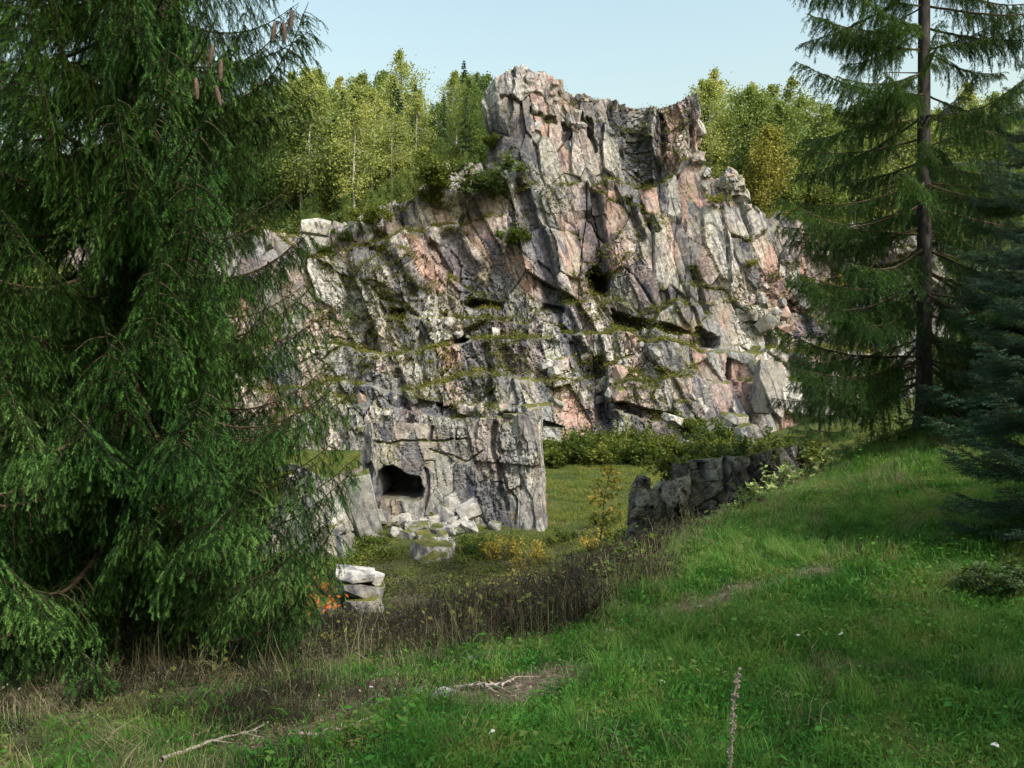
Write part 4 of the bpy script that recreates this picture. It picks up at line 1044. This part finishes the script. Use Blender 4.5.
rng = np.random.default_rng(21)
pts = np.concatenate([up_faces(CV, CF, .56, rng, 8000, lambda c: (c[:, 1] < face_y(c[:, 0]) + 7.5) & (c[:, 2] > -4)), up_faces(TV, TF, .62, rng, 700, lambda c: c[:, 1] < 64)])
scatter('ledge_plants', pts + [0, 0, -.02], rng.uniform(.5, 1.25, len(pts)), rng.uniform(0, 6.28, len(pts)), G_MOSS, 'moss and small plants growing on the ledges of the cliff', .3, 1)


def field(n, x0, x1, y0, y1, dens, seed):
    rng = np.random.default_rng(seed); x = rng.uniform(x0, x1, n); y = rng.uniform(y0, y1, n)
    k = (np.abs(x) < y * .70 + 1.2) & (rng.random(n) < dens(x, y)); x, y = x[k], y[k]
    return np.stack([x, y, land(x, y)], 1)


EDGE = np.array([ground_at(*p_)[:2] for p_ in ((-60, 700), (120, 690), (330, 668), (430, 655), (520, 640), (610, 615), (660, 580), (690, 545))] + [(2.6, 10.6), (4.0, 12.2), (5.6, 13.6), (9, 16)])


def beyond(x, y):                                               # metres beyond the edge of the meadow
    return y - np.interp(x, EDGE[:, 0], EDGE[:, 1])


left_ = lambda x, y: sstep(-.2, -1.6, x + (fbm(x, y, 55, 3) - .5) * 1.2)
meadow = lambda x, y: (1 - sstep(.25, .7, soil_mask(x, y))) * (1 - sstep(-.2, .5, beyond(x, y))) * (1 - .75 * left_(x, y))
p1 = field(52000, -5, 10, 2.4, 15, meadow, 1)
near_ = np.clip(1.25 - p1[:, 1] * .03, .8, 1.2)
scatter('meadow_grass', p1, rng.uniform(.55, 1.25, len(p1)) * (.25 + 1.5 * fbm(p1[:, 0] * 2.2, p1[:, 1] * 2.2, 61, 3)), rng.uniform(0, 6.28, len(p1)), G_SHORT + G_HERB[:1], 'short green meadow grass on the slope in the foreground', .25, 2)
lg = lambda x, y: (sstep(.50, .62, fbm(x * .9, y * .9, 71, 3)) * .35 + np.exp(-(((x - 2.3) / 1.0) ** 2 + ((y - 8.9) / 1.0) ** 2)) * .9 + .5 * sstep(-1.6, -.4, beyond(x, y)) * (x > .6)) * (1 - sstep(.3, .6, soil_mask(x, y))) * (1 - sstep(.0, .6, beyond(x, y))) * (1 - .9 * left_(x, y))
p2 = field(15000, -3, 10, 3.2, 15, lg, 2)
scatter('long_grass', p2, rng.uniform(.28, .65, len(p2)), rng.uniform(0, 6.28, len(p2)), G_LONG, 'taller tufts of fresh green grass along the brow of the slope', .25, 3)
dg = lambda x, y: (.20 * left_(x, y) + .28 * sstep(-1.0, -.1, beyond(x, y)) + .5 * np.exp(-(((x - 4.4) / 1.6) ** 2 + ((y - 10.5) / 1.2) ** 2)) + .05) * (1 - sstep(.5, 1.0, beyond(x, y))) * (1 - sstep(.4, .9, soil_mask(x, y)) * .8)
p3 = field(15000, -6, 9, 2.8, 14, dg, 3)
scatter('dry_grass', p3, rng.uniform(.3, .85, len(p3)), rng.uniform(0, 6.28, len(p3)), G_DRY, 'straw coloured dry grass and stalks at the edge and lower left', .4, 4)
br = lambda x, y: sstep(-.35, .2, beyond(x, y)) * (1 - sstep(3.6, 6.0, beyond(x, y))) * (x > -2.4) * (x < 2.4) * (.15 + .8 * sstep(.35, .6, fbm(x * 1.1, y * 1.1, 91, 3)))
p4 = field(7000, -3, 3, 6, 15, br, 4)
scatter('dark_brush', p4, rng.uniform(.5, 1.1, len(p4)) * (.45 + 1.1 * fbm(p4[:, 0] * 1.7, p4[:, 1] * 1.7, 93, 3)), rng.uniform(0, 6.28, len(p4)), G_BRUSH * 4 + G_DRY[:1] + G_SLOPE[:2] + G_GREY[:1], 'dark dried heath and brushwood below the brow of the slope', .2, 5)
p5 = field(1400, -3, 3.5, 6, 11, lambda x, y: np.exp(-(beyond(x, y) / .45) ** 2) * .5, 5)
scatter('straw_stalks', p5, rng.uniform(.6, 1.2, len(p5)), rng.uniform(0, 6.28, len(p5)), G_PALEH, 'tall thin straw stalks in front of the dark brush', .2, 6)
p6 = field(26000, -16, 22, 12, 50, lambda x, y: sstep(20, 26, y + (fbm(x * .5, y * .5, 80, 3) - .5) * 6) * sstep(.25, .5, fbm(x * .4, y * .4, 81, 3) + .4), 6)
scatter('quarry_grass', p6, rng.uniform(.3, .75, len(p6)) * (.5 + fbm(p6[:, 0] * .5, p6[:, 1] * .5, 83, 3)), rng.uniform(0, 6.28, len(p6)), G_FLOOR, 'yellow green grass covering the quarry floor', .25, 7)

p7 = field(18000, -13, 14, 8, 27, lambda x, y: sstep(2.0, 4.5, beyond(x, y)) * (1 - sstep(20, 26, y)) * (.3 + .7 * sstep(.35, .6, fbm(x * .6, y * .6, 85, 3))), 7)
scatter('slope_herbs', p7, rng.uniform(.35, .9, len(p7)), rng.uniform(0, 6.28, len(p7)), G_SLOPE, 'mossy herbs and heath covering the slope below the brow', .3, 8)
p8 = field(14000, -6, .2, 2.6, 8, lambda x, y: .38 * left_(x, y) * sstep(.42, .58, fbm(x * 1.4, y * 1.4, 87, 3)), 8)
scatter('low_heath', p8, rng.uniform(.25, .6, len(p8)), rng.uniform(0, 6.28, len(p8)), G_BRUSH + G_GREY, 'brown and grey green heath under the large spruce', .3, 9)
hx = rng.uniform(-34, 40, 9000); hy = rng.uniform(62, 84, 9000); p9 = np.stack([hx, hy, land(hx, hy)], 1)
scatter('wood_undergrowth', p9, rng.uniform(1.2, 3.2, len(p9)), rng.uniform(0, 6.28, len(p9)), G_MOSS + G_HILL, 'ferns and undergrowth on the wooded hill behind the cliff', .3, 10)
G_LIT = [herb('path_litter', 800, 'litter', 26, .010, .06, .004), tuft('path_straw', 801, 'drygrass', 9, .09, .06, .0016, 2.2), herb('path_leaf', 802, 'grass', 9, .012, .05, .012)]
p10 = field(30000, -4, 5, 3, 10, lambda x, y: sstep(.15, .5, soil_mask(x, y)) * .5, 9)
scatter('path_litter', p10, rng.uniform(.4, 1.2, len(p10)), rng.uniform(0, 6.28, len(p10)), G_LIT, 'leaf litter, straw and grit on the bare path', .2, 11)
# mossy growth and flowers between outcrop and brush
for i in range(14):
    px = rng.uniform(478, 560) if i < 12 else rng.uniform(590, 620); g = ground_at(px, rng.uniform(556, 592) if i < 12 else 555, 12, 26)
    shrub(S_GOLD, i, g, rng.uniform(.5, 1.0), 'golden yellow flowering clump below the rock wall', 'golden clumps below the rock wall', i, 'flowering_clump', 'plant')
for i in range(18):
    px = rng.uniform(300, 385) if i < 12 else rng.uniform(455, 490); g = ground_at(px, rng.uniform(545, 585), 14, 26)
    shrub(S_MOSS, i, g - np.array([0, 0, .1]), rng.uniform(.3, .55), 'low olive shrub on the slope below the rock wall', 'low shrubs below the rock wall', i)
for i in range(12):
    px = rng.uniform(545, 640); g = ground_at(px, rng.uniform(520, 560), 14, 30)
    shrub(S_MOSS if i % 2 else S_PALE, i, g - np.array([0, 0, .05]), rng.uniform(.3, .5), 'straggly shrub around the yellow sapling', 'straggly shrubs near the sapling', i)


def sapling(p, h, label, seed, leaf, n=110):
    rng = np.random.default_rng(seed); w = MB(); f = MB(); q = np.linspace(0, 1, 12)
    P = np.stack([.10 * h * q ** 2 + np.cumsum(rng.normal(size=12)) * .006 * h, np.cumsum(rng.normal(size=12)) * .006 * h, q * h], 1); w.tube(P, np.linspace(.016, .004, 12) * h / 1.8, 6)
    C = []
    for i in range(26):
        t_ = rng.uniform(.12, 1); b = P[int(t_ * 11)]; az = rng.uniform(0, 6.28); l_ = h * rng.uniform(.06, .2) * (1.2 - t_ * .6)
        e = b + np.array([math.cos(az) * l_, math.sin(az) * l_, l_ * .7]); w.tube([b, (b + e) / 2 + [0, 0, .01], e], [.005, .004, .002], 4)
        C += [e, (b + e) / 2, e + rng.normal(size=3) * .03 * h]
    C = np.array(C); i = rng.integers(0, len(C), n)
    f.leaves(C[i] + rng.normal(size=(n, 3)) * .022 * h, .024 * h * rng.uniform(.6, 1.3, n), None, rng, 0, .6, .15)
    t = thing('sapling', p, label, 'sapling'); part('stem', w.mesh('stem', [M['bark']]), t); part('leaves', f.mesh('leaves', [M[leaf]]), t)


sapling(ground_at(601, 568, 12, 26), 2.1, 'thin young tree with yellowing leaves in the middle of the quarry', 5, 'goldleaf', 300)
sapling(ground_at(508, 560, 14, 26), 1.3, 'small bare sapling with few yellow leaves beside the rock wall', 6, 'goldleaf', 50)
# orange plant by the stones
mb = MB(); st_ = MB(); r_ = np.random.default_rng(4)
C = r_.normal(size=(70, 3)) * np.array([.16, .12, .12]) + np.array([0, 0, .32]); mb.leaves(C, .040 * r_.uniform(.6, 1.3, 70), np.tile([0, -.6, .6], (70, 1)), r_)
for i in range(8): st_.tube([(0, 0, 0), C[i] * .6, C[i]], [.006, .004, .002], 4)
g = at(314, 616, 11.6); t = thing('orange_plant', (g[0], g[1], land1(g[0], g[1])), 'small plant with orange autumn leaves beside the dark stones', 'plant', None, 0, 1.15)
part('stems', st_.mesh('stems', [M['twig']]), t); part('leaves', mb.mesh('leaves', [M['orangeleaf']]), t)
# leafy growth at the foot of the big spruce and under the right spruce
for i, (px, py) in enumerate(((185, 640), (160, 650), (215, 632), (140, 668), (240, 640), (40, 670), (15, 660), (265, 655))):
    g = ground_at(px, py, 4, 12); shrub(S_PALE if i % 2 else S_DARK, i, g, (.42 if i % 2 == 0 else .75), 'leafy undergrowth at the foot of the large spruce', 'undergrowth by the large spruce', i)
for i, (px, py) in enumerate(((790, 490), (815, 480), (842, 462), (868, 452), (885, 448), (905, 440), (760, 505), (775, 498))):
    g = ground_at(px, py, 7, 15); shrub(S_PALE, i, g, rng.uniform(.7, 1.1), 'pale leafy plant at the foot of the tall right spruce', 'leafy plants under the right spruce', i, 'leafy_plant', 'plant')
for i, (px, py) in enumerate(((985, 596), (1004, 600))):
    g = ground_at(px, py, 5, 10); shrub(S_DARK, i, g, (.30, .30, .26), ('low green bush in front of the young spruce', 'small bush at the right edge under the young spruce')[i], None, i)


for i, (px, py, s_) in enumerate(((655, 520, .55), (690, 515, .6), (722, 505, .7), (748, 500, .6), (676, 522, .5), (735, 508, .5), (705, 517, .5))):
    g = ground_at(px, py + 12, 6, 14.6); shrub(S_PALE if i % 3 else S_DARK, i, g, s_ * (1 if i % 3 else .5), 'straggly plant growing before the dark rock ledge', 'plants before the dark rock ledge', i, 'leafy_plant', 'plant')
for i, (x, y) in enumerate(((4.3, 16.6), (5.2, 16.8), (3.6, 16.4), (6.0, 17.2), (4.8, 17.4))):
    shrub(S_MOSS, i, (x, y, float(np.interp(x, doX, doZ)) - .55), .75, 'olive shrub growing on top of the dark rock ledge', 'shrubs on the dark rock ledge', i)
# ------------------------------------------------------------------ small things in the meadow
def mullein():
    r_ = np.random.default_rng(9); b = at(727, 775, 3.35); x, y = b[0], b[1]; z = land1(x, y); top = at(738, 668, 3.35)
    t = thing('mullein_stalk', (x, y, z), 'dry brown seed stalk standing alone in the foreground grass', 'plant')
    v = top - np.array([x, y, z]); q = np.linspace(0, 1, 10)[:, None]; P = v * q + np.array([[.006, 0, 0]]) * np.sin(q * 7); m1 = MB(); m1.tube(P, np.linspace(.006, .004, 10), 7)
    part('stem', m1.mesh('stem', [M['seed']], True), t)
    m2 = MB(); H = np.linalg.norm(v)
    for i in range(95):
        u = r_.uniform(.2, 1.0) if i > 25 else r_.uniform(.45, 1); a = r_.uniform(0, 6.28); c = v * u + np.array([math.cos(a), math.sin(a), .2]) * .0075
        d = np.array([math.cos(a), math.sin(a), .5]); l_ = r_.uniform(.006, .011)
        m2.tube([c - d * l_ * .4, c + d * l_ * .2, c + d * l_ * .7, c + d * l_], [.001, .0042, .0040, .0008], 5)
    part('seed_head', m2.mesh('seed_head', [M['seed']]), t)


mullein()


def stick(pts, r0, label, seed, fork=None):
    r_ = np.random.default_rng(seed); G = np.array([ground_at(*p_, 2.0, 12) for p_ in pts]); n = 16
    L_ = np.linspace(0, len(G) - 1, n); P = np.stack([np.interp(L_, np.arange(len(G)), G[:, k]) for k in range(3)], 1)
    P[:, 2] = land(P[:, 0], P[:, 1]) + r0 * 1.1 + .018; P += r_.normal(size=P.shape) * [.010, .010, .004]
    o = P[0].copy(); mb = MB(); mb.tube(P - o, np.linspace(r0, r0 * .45, n) * r_.uniform(.85, 1.15, n), 7)
    t = thing('fallen_branch', o, label, 'branch'); part('wood', mb.mesh('wood', [M['deadwood']], True), t)
    for i in (5, 9):
        d = (P[i + 1] - P[i - 1]); d /= np.linalg.norm(d); l_ = r_.uniform(.08, .22); s_ = np.array([-d[1], d[0], 0]) * r_.choice([-1, 1])
        mb = MB(); mb.tube([P[i] - o, P[i] - o + (d + s_ * .7) * l_ * .5 + [0, 0, .02], P[i] - o + (d + s_) * l_], [r0 * .55, r0 * .4, r0 * .15], 5); part('twig', mb.mesh('twig', [M['deadwood']]), t)


stick([(160, 767), (215, 747), (268, 727)], .012, 'grey fallen branch at the lower left pointing into the grass', 1)
stick([(288, 741), (335, 738), (372, 722)], .011, 'bent pale stick lying on the grass right of the grey branch', 2)
stick([(452, 692), (484, 689), (498, 699)], .013, 'curved pale root lying on the bare path', 3)
stick([(486, 690), (515, 684)], .011, 'short pale stick at the right end of the bare path patch', 4)
stick([(215, 640), (240, 628)], .010, 'short pale twig beside the undergrowth of the large spruce', 5)
stick([(268, 655), (360, 652)], .008, 'long thin stick along the far edge of the dry grass', 6)
for i, (px, py, lb) in enumerate(((794, 636, 'white leaf lying alone right of the path in the grass'), (799, 643, 'smaller white leaf just below the other white leaf'), (662, 690, 'pale leaf in the grass near the middle'), (841, 642, 'pinkish leaf to the right of the white leaves'),
                                  (371, 695, 'white pebble on the bare patch at the left'), (492, 742, 'white leaf in the bright grass at the bottom'), (995, 757, 'white leaf near the bottom right corner'))):
    g = ground_at(px, py, 2.5, 12); r_ = np.random.default_rng(i); mb = MB(); q = np.linspace(0, 2 * math.pi, 9)[:-1]; rr = r_.uniform(.7, 1.2, 8) * .022
    top = np.stack([np.cos(q) * rr, np.sin(q) * rr * .7, np.sin(q * 2) * .004 + .004], 1); bot = top * [1, 1, 1] - [0, 0, .003]
    V = np.concatenate([top, bot, [[0, 0, .008], [0, 0, -.002]]]); F = [[j, (j + 1) % 8, 16] for j in range(8)] + [[8 + (j + 1) % 8, 8 + j, 17] for j in range(8)]
    for j in range(8): F += [[j, 8 + j, 8 + (j + 1) % 8], [j, 8 + (j + 1) % 8, (j + 1) % 8]]
    mb.add(V, F); nm = 'pebble' if 'pebble' in lb else 'fallen_leaf'
    tag(part(nm, mb.mesh(nm, [M['white']]), None, g + np.array([0, 0, .05]), (r_.normal() * .3, r_.normal() * .3 - .3, r_.uniform(0, 6))), lb, nm.split('_')[-1])
for i, (px, py, s_) in enumerate(((480, 664, .09), (445, 696, .07), (640, 625, .03), (610, 631, .035), (700, 607, .03), (420, 692, .05))):
    g = ground_at(px, py, 4, 12)
    boulder(px, py, g[1], s_, s_, s_ * .4, ('grey stone sunk in the grass above the bare patch', 'flat grey stone in the bare patch', 'small stone on the path', 'small stone at the lower end of the path', 'small stone at the upper part of the path', 'flat stone at the left of the bare patch')[i], 'stone', (0, 0, i), 'stone', 150 + i, .1, .3, 5, 'stone')
